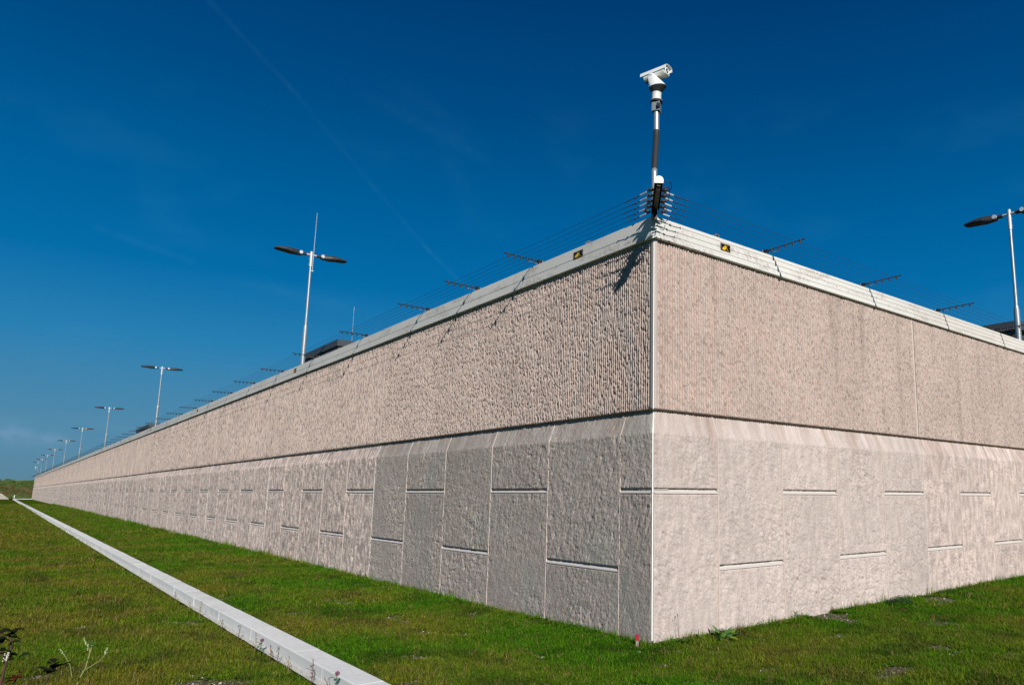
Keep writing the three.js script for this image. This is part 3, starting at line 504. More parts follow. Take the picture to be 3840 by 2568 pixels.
    mesh('twisted_end', [tube([V(x0 - 0.04, 0, 0), V(x0 + 0.15, -0.001, 0), V(x0 + 0.25, -0.009, 0), V(x0 + 0.33, -0.006 - 0.004 * (i % 2), 0), V(x0 + 0.41 + 0.04 * (i % 2), 0, 0)], 0.0055, 20, 6), rod(V(x0 - 0.06, 0, 0), V(x0 + 0.02, 0, 0), 0.0075, 0.0075, 8)], M.black, w);
    mesh('line_clamp', [new THREE.SphereGeometry(0.0165, 10, 8).scale(1.3, 1, 1).translate(x0 + 0.23, -0.007, 0), new THREE.SphereGeometry(0.013, 10, 8).translate(x0 + 0.4 + 0.04 * (i % 2), 0, 0)], M.lampGrey, w);
  });
}

// ------------------------------------------------------------------ warning signs: black plates with a yellow hand and lightning
{
  const cv = document.createElement('canvas'); cv.width = 512; cv.height = 276; const c = cv.getContext('2d');
  c.fillStyle = '#0b0b0a'; c.fillRect(0, 0, 512, 276);
  c.strokeStyle = '#c9a227'; c.lineWidth = 9; c.strokeRect(14, 14, 484, 248);
  c.fillStyle = '#f2bd18';
  const poly = (p) => { c.beginPath(); p.forEach(([x, y], i) => (i ? c.lineTo(x, y) : c.moveTo(x, y))); c.closePath(); c.fill(); };
  poly([[70, 226], [118, 140], [168, 106], [196, 118], [224, 100], [262, 92], [286, 112], [290, 160], [256, 206], [214, 240]]);         // the palm
  poly([[232, 108], [196, 52], [222, 44], [268, 100]]); poly([[250, 110], [330, 60], [318, 92], [352, 70], [286, 132]]);                   // fingers and thumb
  poly([[292, 128], [364, 190], [352, 200], [420, 240], [338, 214], [350, 202], [284, 146]]);                                             // the flash
  c.fillStyle = '#d8d8d0'; for (const x of [34, 478]) { c.beginPath(); c.arc(x, 138, 8, 0, 7); c.fill(); }
  const tex = new THREE.CanvasTexture(cv); tex.colorSpace = THREE.SRGBColorSpace;
  const face = std({ map: tex, roughness: 0.4 }), edge = std({ color: R3(0.03, 0.03, 0.025) });
  const sign = (p, turn, label, w = 0.225) => { const g = base('warning_sign', p, turn); tag(g, label, 'sign', 'warning signs on the coping'); mesh('plate', rbox(w, 0.121, 0.006, 0.002, 0, 0, 0.003), edge, g); mesh('printed_face', new THREE.PlaneGeometry(w - 0.004, 0.117).translate(0, 0, 0.0072), face, g); for (const s of [-1, 1]) mesh('screw', new THREE.SphereGeometry(0.004, 8, 6).scale(1, 1, 0.6).translate(s * (w / 2 - 0.014), 0, 0.0075), M.steel, g); return g; };
  sign([1.517, 5.862, 0.001], 0, 'black and yellow warning sign with hand on the sunlit coping');
  sign([-0.001, 5.872, -1.852], -Math.PI / 2, 'black and yellow warning sign with hand on the long wall near the camera corner', 0.262);
  [17.28, 32.83, 47.34, 62.62, 76.9].forEach((z, i) => sign([-0.001, 5.872, -z], -Math.PI / 2, `${ORD[i + 1]} warning sign from the camera corner, small and far along the long wall`, 0.262));
}

// ------------------------------------------------------------------ surveillance camera on its cranked pole
{
  const g = base('security_camera', [0.07, 6.0, -0.07]); tag(g, 'white surveillance camera on a cranked zinc pole at the near corner', 'security camera');
  const k1 = V(0, 0.7, 0), k2 = V(0.354, 1.575, -0.354), top = V(0.354, 1.97, -0.354), r = 0.046, S = 2.02;
  mesh('pole', [rod(V(0, 0.0, 0), V(0, 0.66, 0), r, r, 20), tube([V(0, 0.64, 0), V(0, 0.7, 0), k1.clone().lerp(k2, 0.06)], r, 8, 20)], M.zinc, g); mesh('upper_pole', rod(k2.clone().add(V(0, 0.03, 0)), top, r, r, 20), M.zinc, g);
  mesh('black_sleeve', [tube([k1.clone().lerp(k2, 0.03).add(V(0, -0.02, 0)), k1.clone().lerp(k2, 0.3), k1.clone().lerp(k2, 0.7), k1.clone().lerp(k2, 0.94), k2.clone().add(V(0, 0.045, 0))], r + 0.002, 20, 20)], M.sleeve, g);
  const h = (x, y, z) => V(top.x + x, y, top.z + z);
  mesh('mount_box', [box(0.118, 0.15, 0.012, 0, 0, 0.058), box(0.118, 0.15, 0.012, 0, 0, -0.058), box(0.012, 0.15, 0.104, 0.058, 0, 0), box(0.012, 0.15, 0.104, -0.058, 0, 0), box(0.128, 0.012, 0.128, 0, -0.075, 0)].map((q) => q.rotateY(0.62).translate(top.x, S, top.z)), std({ color: R3(0.2, 0.22, 0.24), metalness: 0.3, roughness: 0.5 }), g);
  mesh('cable_box', [rbox(0.1, 0.1, 0.1, 0.01).rotateY(0.62).translate(top.x, S + 0.03, top.z), rbox(0.05, 0.07, 0.03, 0.006).translate(top.x - 0.04, S - 0.01, top.z + 0.085)], M.black, g);
  mesh('flange', [rod(h(0, S + 0.08, 0), h(0, S + 0.1, 0), 0.096, 0.1, 28)], M.lampGrey, g);
  mesh('neck', new THREE.LatheGeometry([[0.0, 0.1], [0.1, 0.1], [0.096, 0.112], [0.072, 0.125], [0.076, 0.22], [0.081, 0.222], [0.082, 0.234], [0.075, 0.24], [0, 0.24]].map(([x, y]) => new THREE.Vector2(x, y)), 30).translate(top.x, S, top.z), M.offwhite, g);
  // pan and tilt head: a wide rounded foot drawn up to a narrow shoulder on one side
  const face = 13.4 * Math.PI / 180, F = V(Math.sin(face), 0, Math.cos(face)), Rr = V(F.z, 0, -F.x), P = (f, s, y) => h(0, S + y, 0).addScaledVector(F, f).addScaledVector(Rr, s);
  const pts = [], foot = [];
  for (let i = 0; i < 28; i++) { const a = i / 28 * 6.2832; pts.push(P(0.155 * Math.cos(a) * (Math.cos(a) > 0 ? 1.12 : 0.8), 0.115 * Math.sin(a), 0.33)); foot.push(P(0.15 * Math.cos(a) * (Math.cos(a) > 0 ? 1.12 : 0.8), 0.11 * Math.sin(a), 0.318), P(0.075 * Math.cos(a), 0.07 * Math.sin(a), 0.245)); }
  for (let i = 0; i <= 16; i++) { const a = i / 16 * Math.PI * 2; for (const s of [-0.075, 0.045]) pts.push(P(-0.062 + 0.066 * Math.cos(a), s, 0.505 + 0.066 * Math.sin(a))); pts.push(P(-0.062 + 0.052 * Math.cos(a), -0.085, 0.505 + 0.052 * Math.sin(a))); }
  mesh('head_shell', new ConvexGeometry(pts), M.white, g);
  mesh('head_base', new ConvexGeometry([...foot, ...pts.slice(0, 28).map((p) => p.clone().add(V(0, -0.001, 0)))]), M.lampGrey, g);
  mesh('badge', rbox(0.05, 0.022, 0.004, 0.002).rotateY(face - Math.PI / 2).translate(...P(-0.06, -0.087, 0.53).toArray()), std({ color: R3(0.1, 0.2, 0.5) }), g);
  // housing above the head
  const hs = new THREE.Shape(); hs.moveTo(-0.062, -0.05); hs.lineTo(0.062, -0.05); hs.lineTo(0.074, -0.03); hs.lineTo(0.074, 0.05); hs.lineTo(-0.074, 0.05); hs.lineTo(-0.074, -0.03); hs.closePath();
  const place = (q) => q.rotateY(face).translate(...P(-0.02, 0.07, 0.60).toArray());
  mesh('housing', place(new THREE.ExtrudeGeometry(hs, { depth: 0.39, bevelEnabled: true, bevelSize: 0.006, bevelThickness: 0.006, bevelSegments: 2 }).translate(0, 0, -0.23)), M.offwhite, g);
  mesh('shoulder_arm', [rod(P(-0.062, -0.04, 0.505), P(-0.05, 0.07, 0.52), 0.05, 0.05, 20), rod(P(-0.05, 0.05, 0.52), P(-0.05, 0.05, 0.56), 0.05, 0.055, 16)], M.offwhite, g);
  const sh = new THREE.Shape(); sh.moveTo(-0.092, 0.012); sh.lineTo(-0.088, 0.062); sh.quadraticCurveTo(-0.08, 0.085, 0, 0.092); sh.quadraticCurveTo(0.08, 0.085, 0.088, 0.062); sh.lineTo(0.092, 0.012); sh.lineTo(0.087, 0.012); sh.lineTo(0.083, 0.06); sh.quadraticCurveTo(0.075, 0.079, 0, 0.086); sh.quadraticCurveTo(-0.075, 0.079, -0.083, 0.06); sh.lineTo(-0.087, 0.012); sh.closePath();
  mesh('sun_shield', place(new THREE.ExtrudeGeometry(sh, { depth: 0.5, bevelEnabled: false, curveSegments: 10 }).translate(0, 0, -0.29)), M.white, g);
  mesh('front_rim', place(new THREE.TorusGeometry(0.048, 0.012, 8, 24).translate(0, 0.002, 0.17)), M.white, g);
  mesh('lens_glass', place(rod(V(0, 0.002, 0.16), V(0, 0.002, 0.174), 0.046, 0.046, 24)), M.glass, g);
  mesh('wiper', place(rod(V(-0.03, -0.035, 0.182), V(0.02, 0.03, 0.18), 0.005, 0.004, 6)), M.steel, g);
  mesh('cable_gland', place(rod(V(0.0, -0.045, -0.17), V(0.0, -0.075, -0.23), 0.014, 0.012, 10)), M.black, g);
  const far = copy(g, 'distant surveillance camera on a cranked pole at the far end of the long wall'); far.position.set(0.5, 6.0, -SIDE.long.end - 0.1); far.rotation.y = Math.PI * 0.72;
}

// ------------------------------------------------------------------ lamp posts inside the wall
function loft(sections) {                                             // sections along x: [x, half width, top, bottom] joined as flattened octagons
  const ring = ([x, w, t, b]) => { const m = (t + b) / 2; return [[x, b, -w * 0.82], [x, lerp(b, t, 0.25), -w], [x, lerp(b, t, 0.6), -w], [x, t, -w * 0.6], [x, t, w * 0.6], [x, lerp(b, t, 0.6), w], [x, lerp(b, t, 0.25), w], [x, b, w * 0.82]]; };
  const rs = sections.map(ring), pos = [];
  for (let i = 0; i < rs.length - 1; i++) for (let k = 0; k < 8; k++) { const a = rs[i][k], b = rs[i][(k + 1) % 8], c = rs[i + 1][(k + 1) % 8], d = rs[i + 1][k]; pos.push(...a, ...c, ...b, ...a, ...d, ...c); }
  for (const [r, f] of [[rs[0], 0], [rs.at(-1), 1]]) for (let k = 1; k < 7; k++) { const t = [r[0], r[k], r[k + 1]]; if (f) t.reverse(); for (const p of t) pos.push(...p); }
  const g = new THREE.BufferGeometry(); g.setAttribute('position', new THREE.Float32BufferAttribute(pos, 3)); g.setAttribute('uv', new THREE.Float32BufferAttribute(new Float32Array(pos.length / 3 * 2), 2)); g.computeVertexNormals(); return g;
}
{
  const g = base('lamp_post'), H = 11.8, sh = 8.75;
  mesh('post', new THREE.LatheGeometry([[0.11, -0.1], [0.095, 2], [0.086, sh - 0.12], [0.07, sh], [0.052, sh + 0.06], [0.044, H - 0.45]].map(([x, y]) => new THREE.Vector2(x, y)), 20), M.zinc, g);
  mesh('coupling', [rod(V(0, H - 0.52, 0), V(0, H + 0.13, 0), 0.058, 0.058, 16), rod(V(-0.22, H - 0.01, 0), V(0.22, H - 0.01, 0), 0.042, 0.042, 14), ...[0.18, 0.42].map((d) => rod(V(-0.085, H - d, 0), V(0.085, H - d, 0), 0.012, 0.012, 6))], std({ color: R3(0.55, 0.56, 0.55), metalness: 0.3, roughness: 0.5 }), g);
  for (const s of [-1, 1]) {
    const flip = (q) => (s < 0 ? q.rotateY(Math.PI) : q).translate(0, H, 0);
    const L = mesh('lamp_head', flip(mergeGeometries([rod(V(0.2, -0.012, 0), V(0.46, -0.008, 0), 0.06, 0.068, 14).toNonIndexed(), loft([[0.38, 0.09, 0.07, -0.1], [0.52, 0.12, 0.09, -0.105], [0.78, 0.2, 0.1, -0.095], [1.0, 0.215, 0.09, -0.065], [1.32, 0.19, 0.05, -0.045], [1.41, 0.13, 0.026, -0.034]])])), M.lampGrey, g);
    mesh('lens_panel', flip(box(0.42, 0.008, 0.28, 1.13, -0.062, 0).rotateZ(0.05)), M.lens, L);
    const fins = []; for (let k = 0; k < 7; k++) fins.push(box(0.02, 0.055 - k * 0.003, 0.24 - k * 0.008, 0.92 + k * 0.062, 0.09 - k * 0.008, 0));
    mesh('cooling_fin', flip(mergeGeometries(fins)), M.lampGrey, L);
    mesh('joint_disc', [flip(rod(V(0.43, 0.0, 0.0), V(0.43, 0.0, 0.118), 0.07, 0.07, 20)), flip(rod(V(0.43, 0.0, -0.118), V(0.43, 0.0, 0), 0.07, 0.07, 20))], std({ color: R3(0.75, 0.76, 0.76), metalness: 0.4, roughness: 0.35 }), L);
  }
  const posts = [23.75, 61.4, 99.1, 136.8, 173.8, 213.0, 249.2, 282.3, 312.3];
  const words = ['second', 'third', 'fourth', 'fifth', 'sixth', 'seventh', 'eighth', 'farthest'];
  const rodM = M.zinc;
  posts.slice(1).forEach((z, i) => { const o = copy(g); o.position.set(2, 0, -z); tag(o, `${words[i]} twin lamp post behind the long wall, counted from the one with a lightning rod`, 'lamp post', 'twin lamp posts behind the walls'); });
  const right = copy(g); right.position.set(16.4, -0.95, -1.5); right.rotation.y = Math.PI / 2; tag(right, 'twin lamp post behind the sunlit wall at the frame edge', 'lamp post', 'twin lamp posts behind the walls');
  g.position.set(2, 0, -posts[0]); tag(g, 'nearest twin lamp post behind the long wall with tall lightning rod', 'lamp post', 'twin lamp posts behind the walls');
  const lr = mesh('lightning_rod', rod(V(0.06, H - 0.75, 0.075), V(0.07, 13.62, 0.075), 0.014, 0.008, 8), rodM, g); mesh('rod_clip', box(0.1, 0.03, 0.08, 0.05, H - 0.7, 0.05), M.steel, lr);
  const mast = base('lightning_mast', [6.0, 0, -30]); tag(mast, 'thin pale mast rising behind the long wall right of the nearest lamp', 'mast');
  mesh('mast_tube', rod(V(0, 0, 0), V(0, 11.35, 0), 0.02, 0.008, 8), M.zinc, mast); mesh('tip', rod(V(0, 11.35, 0), V(0, 11.5, 0), 0.006, 0.002, 6), M.steel, mast);
}

// ------------------------------------------------------------------ buildings inside
{
  const flatBlock = (name, p, w, d, h, label, category = 'building') => {      // p: the corner nearest the camera, the block runs +x and -z
    const g = base(name, p); tag(g, label, category, 'dark flat-roofed blocks behind the long wall');
    mesh('wall', box(w - 0.06, h - 0.35, d - 0.06, w / 2, (h - 0.35) / 2, -d / 2), M.clad, g);
    const nP = Math.round(d / 1.2); for (let i = 0; i < nP; i++) mesh('cladding_panel', box(0.03, h - 0.4, d / nP - 0.015, 0.014, (h - 0.4) / 2, -(i + 0.5) * d / nP), M.clad, g);
    const nQ = Math.round(w / 1.2); for (let i = 0; i < nQ; i++) mesh('cladding_panel', box(w / nQ - 0.015, h - 0.4, 0.03, (i + 0.5) * w / nQ, (h - 0.4) / 2, -0.014), std({ color: R3(0.075, 0.075, 0.075), roughness: 0.7 }), g);
    mesh('roof_edge', [box(w + 0.1, 0.3, d + 0.1, w / 2, h - 0.15, -d / 2)], M.clad, g);
  };
  flatBlock('plant_block', [4.28, 0, -26.7], 6.5, 5.3, 9.0, 'dark clad flat-roofed block behind the long wall beside the nearest lamp');
  flatBlock('plant_block', [4.23, 0, -83.6], 6, 9.6, 9.0, 'small dark flat-roofed block behind the long wall at the second lamp');
  flatBlock('plant_block', [4.2, 0, -174], 6, 14, 8.6, 'tiny dark flat roof far behind the long wall between distant lamps');
  const b = base('brick_building', [22.6, 0, -3.95]); tag(b, 'brick building with dark flat roof behind the lamp at the frame edge', 'building');
  mesh('wall', box(9.8, 7.6, 18, 5.2, 3.8, -9.4), M.brick, b);
  mesh('white_band', [box(10.0, 0.2, 18.2, 5.2, 7.68, -9.4)], M.trim, b);
  mesh('roof', [box(10.9, 0.34, 19.1, 5.2, 8.62, -9.4), box(10.5, 0.75, 18.7, 5.2, 8.1, -9.4)], M.clad, b);
  const cr = mesh('brick_course', (() => { const l = []; for (let y = 5.6; y < 7.5; y += 0.28) l.push(box(9.85, 0.016, 18.05, 5.2, y, -9.4)); return l; })(), std({ color: R3(0.1, 0.085, 0.08) }), b); cr.userData.kind = 'stuff';
}

// ------------------------------------------------------------------ far end: bank, ramp, bollard
{
  const r = rng(9), xs = span(-170, 60, 1.4), vs = span(0, 1, 0.05), s = { W: (u, v, d) => [u, d, -258 - v * 34], flip: false };
  const g = sheet(s, xs, vs, (u, v) => {
    const h = v < 0.5 ? 5.3 * sstep(-0.1, 0.48, v) + 0.0 : 5.3 - (v - 0.5) * 0.8, n = fbm(u * 0.18, v * 9, 400, 4), m = fbm(u * 0.5, v * 16, 402, 3);
    const low = sstep(0.06, 0.14, v) * (1 - sstep(0.24, 0.36, v)), brown = clamp(low * (0.75 + 1.2 * m) + 0.2 * n), top = sstep(0.42, 0.47, v) * (1 - sstep(0.5, 0.6, v));
    let c = [lerp(0.045, 0.065, clamp(0.5 + m)), lerp(0.085, 0.1, clamp(0.5 + m)), 0.008];
    c = [lerp(c[0], 0.095, brown), lerp(c[1], 0.06, brown), lerp(c[2], 0.02, brown)]; const t = top * clamp(0.6 + n); c = [lerp(c[0], 0.3, t), lerp(c[1], 0.26, t), lerp(c[2], 0.13, t)];
    return [-0.2 + h + (0.5 * n + 0.35 * m) * sstep(0.02, 0.2, v) * (1 - 0.7 * top), ...c];
  });
  const o = mesh('embankment', g, std({ vertexColors: true, roughness: 1, side: THREE.DoubleSide })); tag(o, 'grassy bank across the far end of the lawn under the horizon', 'embankment', null, 'structure');
  // rough herbs on the bank
  const geo = leafRosette(21, 26, 0.8, 0.16), list = 2600, im = new THREE.InstancedMesh(geo, std({ side: THREE.DoubleSide }), list), m = new THREE.Matrix4(), c = new THREE.Color(), e = new THREE.Euler();
  for (let i = 0; i < list; i++) { const u = -60 + 62 * r(), v = 0.04 + 0.44 * r(), n = fbm(u * 0.18, v * 9, 400, 4), mm = fbm(u * 0.5, v * 16, 402, 3), sc = 0.25 + 0.35 * r(); m.compose(V(u, -0.25 + 5.3 * sstep(-0.1, 0.48, v) + (0.5 * n + 0.35 * mm) * sstep(0.02, 0.2, v), -258 - v * 34), new THREE.Quaternion().setFromEuler(e.set(0.5, r() * 6, 0)), V(sc, sc * 1.5, sc)); im.setMatrixAt(i, m); const t = r(), b = v > 0.07 && v < 0.27 && t > 0.4; im.setColorAt(i, b ? c.setRGB(0.06 + 0.03 * t, 0.05, 0.012) : c.setRGB(0.032 + 0.03 * t, 0.068 + 0.035 * t, 0.008)); }
  im.name = 'herbs'; scene.add(im); im.castShadow = im.receiveShadow = true; tag(im, 'rough green and brown herbs covering the distant bank', 'herbs', null, 'stuff');
  const ramp = base('access_ramp', [-4.5, 0, -257.2]); tag(ramp, 'grey concrete ramp climbing the bank at the left frame edge', 'ramp', null, 'structure');
  const sh = new THREE.Shape(); sh.moveTo(0, 0); sh.lineTo(-1.7, 1.5); sh.lineTo(-14, 2.6); sh.lineTo(-14, 0); sh.closePath();
  mesh('slab', new THREE.ExtrudeGeometry(sh, { depth: 2.4, bevelEnabled: false }), std({ color: R3(0.4, 0.36, 0.33), map: tiled(speck, 1) }), ramp);
  const bl = base('bollard', [-3.55, 0, -254.6]); tag(bl, 'pale bollard at the far end of the long kerb', 'bollard');
  mesh('post', new THREE.LatheGeometry([[0, 0], [0.14, 0], [0.14, 0.95], [0.12, 1.05], [0, 1.1]].map(([x, y]) => new THREE.Vector2(x, y)), 14), M.offwhite, bl); mesh('foot', rod(V(0, 0, 0), V(0, 0.3, 0), 0.19, 0.19, 14), M.sleeve, bl);
}

// ------------------------------------------------------------------ peg, stones and plants at the foot of the wall
{
  const gy = (x, z) => groundY(x, z);
  const peg = base('marker_peg', [-0.205, gy(-0.2, -0.05) - 0.02, -0.06], 0.5); peg.rotation.z = -0.04; tag(peg, 'small wooden survey peg with red painted top beside the wall corner', 'peg');
  mesh('stake', rbox(0.033, 0.2, 0.033, 0.003, 0, 0.1, 0), std({ color: R3(0.36, 0.3, 0.23), map: tiled(speck, 0.2) }), peg); mesh('painted_top', rbox(0.0345, 0.08, 0.0345, 0.003, 0, 0.163, 0), std({ color: R3(0.4, 0.02, 0.03), roughness: 0.6 }), peg);
  const stoneGeo = (seed, s) => { const r = rng(seed), p = []; for (let i = 0; i < 22; i++) { const a = r() * 6.28, b = Math.acos(2 * r() - 1), q = 0.8 + 0.3 * r(); p.push(V(Math.cos(a) * Math.sin(b) * s * q, Math.cos(b) * s * 0.62 * q, Math.sin(a) * Math.sin(b) * s * 0.8 * q)); } return new ConvexGeometry(p); };
  const sm = std({ color: R3(0.7, 0.66, 0.58) });
  [[-0.36, 0.17, 0.034, 'white stone lying in front of the red topped peg'], [-0.30, 0.2, 0.013, 'tiny pale pebble right beside the white stone'], [-1.25, 0.75, 0.02, 'pale stone in the turf left of the wall corner, nearer the kerb'], [-0.1, 0.78, 0.018, 'pale stone on bare soil below the wall corner'], [0.05, 0.5, 0.02, 'grey stone in grass under the dock plants']].forEach(([x, z, s, l], i) => { const o = mesh('stone', stoneGeo(i + 3, s).translate(0, s * 0.35, 0), sm); o.position.set(x, gy(x, z), z); tag(o, l, 'stone'); });

  const leafM = [std({ color: R3(0.045, 0.135, 0.016), roughness: 0.5, side: THREE.DoubleSide }), std({ color: R3(0.07, 0.2, 0.02), roughness: 0.5, side: THREE.DoubleSide }), std({ color: R3(0.16, 0.24, 0.02), roughness: 0.55, side: THREE.DoubleSide })];
  const longLeaf = (len, wid, lift, bend, fold = 0.25, seg = 7) => {   // a folded, arching leaf that grows along +z
    const pos = [], row = []; let y = 0, z = 0, a = lift;
    for (let i = 0; i <= seg; i++) { const t = i / seg, w = wid * Math.sin(Math.PI * Math.min(1, 0.12 + t * 0.88)) ** 0.8 * (i === seg ? 0 : 1); row.push([[-w, y + w * fold, z], [0, y, z], [w, y + w * fold, z]]); y += Math.sin(a) * len / seg; z += Math.cos(a) * len / seg; a -= bend / seg; }
    for (let i = 0; i < seg; i++) for (let k = 0; k < 2; k++) { const q = [row[i][k], row[i][k + 1], row[i + 1][k + 1], row[i + 1][k]]; for (const t of [0, 2, 1, 0, 3, 2]) pos.push(...q[t]); }
    const g = new THREE.BufferGeometry(); g.setAttribute('position', new THREE.Float32BufferAttribute(pos, 3)); g.computeVertexNormals(); return g;
  };
  const dock = (x, z, n, len, wid, seed, label) => {
    const g = base('dock_plant', [x, gy(x, z) - 0.01, z]), r = rng(seed); tag(g, label, 'plant', 'dock plants at the foot of the wall');
    for (let i = 0; i < n; i++) { const l = mesh('leaf', longLeaf(len * (0.65 + 0.5 * r()), wid * (0.7 + 0.5 * r()), 0.45 + 0.85 * r(), 0.7 + 0.9 * r()), leafM[Math.floor(r() * 2.2)], g); l.rotation.y = i * 2.399 + r(); l.rotation.z = (r() - 0.5) * 0.5; }
    mesh('crown', leafRosette(seed, 10, len * 0.35, wid * 0.5), leafM[0], g);
    return g;
  };
  dock(1.02, 0.3, 26, 0.27, 0.027, 3, 'large dock plant with long glossy leaves before the sunlit wall');
  dock(1.25, 0.22, 16, 0.22, 0.027, 4, 'dock plant crowded against the right flank of the largest dock');
  dock(0.72, 0.1, 8, 0.2, 0.022, 5, 'small dock with arching leaves between corner and largest dock');
  dock(-0.02, -2.55, 8, 0.2, 0.025, 6, 'pair of upright dock leaves against the shaded long wall'); 
  // leafy weeds along the foot of both walls
  const weed = base('weed'); { const r = rng(40); mesh('stem', [0, 1, 2].map((i) => rod(V(0, 0, 0), V(0.06 * Math.cos(i * 2.1), 0.16 + 0.05 * i, 0.06 * Math.sin(i * 2.1)), 0.003, 0.002, 5)), std({ color: R3(0.09, 0.1, 0.03) }), weed); for (let i = 0; i < 16; i++) { const k = i % 3, t = 0.25 + 0.75 * r(), l = mesh('leaf', longLeaf(0.05 + 0.04 * r(), 0.014, 0.5 + 0.5 * r(), 0.8, 0.2, 3), leafM[i % 2], weed); l.position.set(0.06 * Math.cos(k * 2.1) * t, (0.16 + 0.05 * k) * t, 0.06 * Math.sin(k * 2.1) * t); l.rotation.y = r() * 6.28; } }
  const rw = rng(41); let first = true;
  const spots = [[-0.08, -10.35, 1.5], [-0.07, -8.7, 0.8], [-0.1, -12.3, 0.9], [-0.06, -5.6, 1.0], [-0.09, -4.4, 1.1], [-0.12, -3.3, 0.9], [-0.1, -1.5, 1.1], [-0.06, -1.05, 0.9], [-0.28, -0.35, 0.8], [0.25, 0.1, 0.7], [1.75, 0.08, 0.9], [2.1, 0.1, 1.2], [2.45, 0.07, 1.0], [3.06, 0.06, 1.35], [4.4, 0.08, 0.8], [6.3, 0.07, 0.8], [8.6, 0.09, 1.0], [9.4, 0.06, 0.9], [-0.08, -15.4, 0.8], [-0.1, -20.5, 0.9]];
  spots.forEach(([x, z, s]) => { const onLong = z < 0; const o = first ? weed : copy(weed); first = false; o.position.set(x, gy(x, z), z); o.scale.set(s * 0.62, s * 0.5, s * 0.62); o.rotation.y = rw() * 6; if (onLong) tag(o, 'small leafy weed sprouting where the grass meets the long wall', 'weed', 'weeds at the foot of the long wall'); else tag(o, 'small leafy weed sprouting where the grass meets the sunlit wall', 'weed', 'weeds at the foot of the sunlit wall'); });
  const bush = base('low_bush', [5.72, gy(5.72, 0.3), 0.28]); tag(bush, 'dark rounded clump of dense leaves at the sunlit wall base', 'plant');
  { const r = rng(50), q = []; for (let i = 0; i < 420; i++) { const a = r() * 6.28, e = Math.sqrt(r()), l = longLeaf(0.05, 0.012, 0.2, 0.5, 0.2, 2); l.rotateY(r() * 6.28).translate(0.34 * Math.cos(a) * e, 0.17 * Math.sqrt(1 - e * e * 0.9) * (0.5 + 0.5 * r()), 0.17 * Math.sin(a) * e); q.push(l); } mesh('foliage', q, std({ color: R3(0.025, 0.085, 0.012), side: THREE.DoubleSide }), bush, 'stuff'); mesh('stem', [0, 1, 2, 3, 4].map((i) => rod(V(0, 0, 0), V(0.2 * Math.cos(i * 1.3), 0.1, 0.1 * Math.sin(i * 1.3)), 0.004, 0.003, 5)), std({ color: R3(0.08, 0.06, 0.03) }), bush); }
  // plantain stalks by the corner
  const stalkM = std({ color: R3(0.1, 0.085, 0.045) });
  const stalks = base('plantain', [0.42, gy(0.42, 0.12), 0.1]); tag(stalks, 'plantain with two thin bare stalks right of the wall corner', 'plant');
  for (const [dx, h] of [[-0.09, 0.34], [-0.06, 0.37]]) { mesh('stalk', tube([V(0, 0, 0), V(dx * 0.5, h * 0.5, 0), V(dx, h, 0.01)], 0.0022, 8, 5), stalkM, stalks); mesh('seed_head', rod(V(dx, h, 0.01), V(dx * 1.1, h + 0.028, 0.012), 0.005, 0.004, 6), std({ color: R3(0.04, 0.03, 0.02) }), stalks); }
  for (let i = 0; i < 5; i++) { const l = mesh('leaf', longLeaf(0.17, 0.016, 0.7, 0.9, 0.2, 5), leafM[i % 2], stalks); l.rotation.y = i * 1.3; }

  // dry stalks and flowers along the kerb
  const dryStalk = (name, p, h, m, n, label, category, group) => { const g = base(name, [p[0], gy(p[0], p[1]), p[1]]), r = rng(Math.round(h * 1000 + p[1] * 77)); tag(g, label, category, group); mesh('stalk', [tube([V(0, 0, 0), V(0.01, h * 0.5, 0.01), V(0.0 + (r() - 0.5) * 0.08, h, 0)], 0.003, 8, 5), ...Array.from({ length: n }, (_, i) => tube([V(0.006, h * (0.3 + 0.1 * i), 0.005), V((r() - 0.5) * 0.1, h * (0.45 + 0.12 * i), (r() - 0.5) * 0.06), V((r() - 0.5) * 0.14, h * (0.62 + 0.1 * i), (r() - 0.5) * 0.08)], 0.002, 6, 4))], m, g); const q = []; for (let i = 0; i < 26; i++) { const t = 0.35 + 0.65 * r(); q.push(new THREE.OctahedronGeometry(0.0035 + 0.0035 * r()).translate((r() - 0.5) * 0.06 * (1.2 - t) + 0.01, h * t, (r() - 0.5) * 0.05)); } mesh('seed_heads', q, m, g, 'stuff'); return g; };
  const rust = std({ color: R3(0.13, 0.045, 0.035) }), straw = std({ color: R3(0.28, 0.22, 0.11) }), brownM = std({ color: R3(0.12, 0.09, 0.05) });
  dryStalk('dock_spike', [-3.99, -0.95], 0.3, rust, 3, 'rust red dock seed spike in front of the kerb', 'dock');
  dryStalk('dry_stalk', [-4.02, -6.6], 0.3, straw, 3, 'branching pale dry stalk before the middle of the near kerb', 'dry stalk');
  dryStalk('dry_stalk', [-4.0, -4.1], 0.24, brownM, 1, 'thin brown seed stalk against the grey kerb face', 'dry stalk', 'thin stalks along the kerb');
  for (const [z, h, m] of [[-3.2, 0.26, straw], [-2.5, 0.22, rust], [-2.2, 0.24, brownM], [-1.75, 0.2, straw], [-0.4, 0.22, rust], [-5.1, 0.2, brownM], [-7.6, 0.18, straw], [-9.0, 0.2, brownM]]) dryStalk('dry_stalk', [-3.99 - 0.04 * h, z], h, m, 1, 'thin brown seed stalk against the grey kerb face', 'dry stalk', 'thin stalks along the kerb');
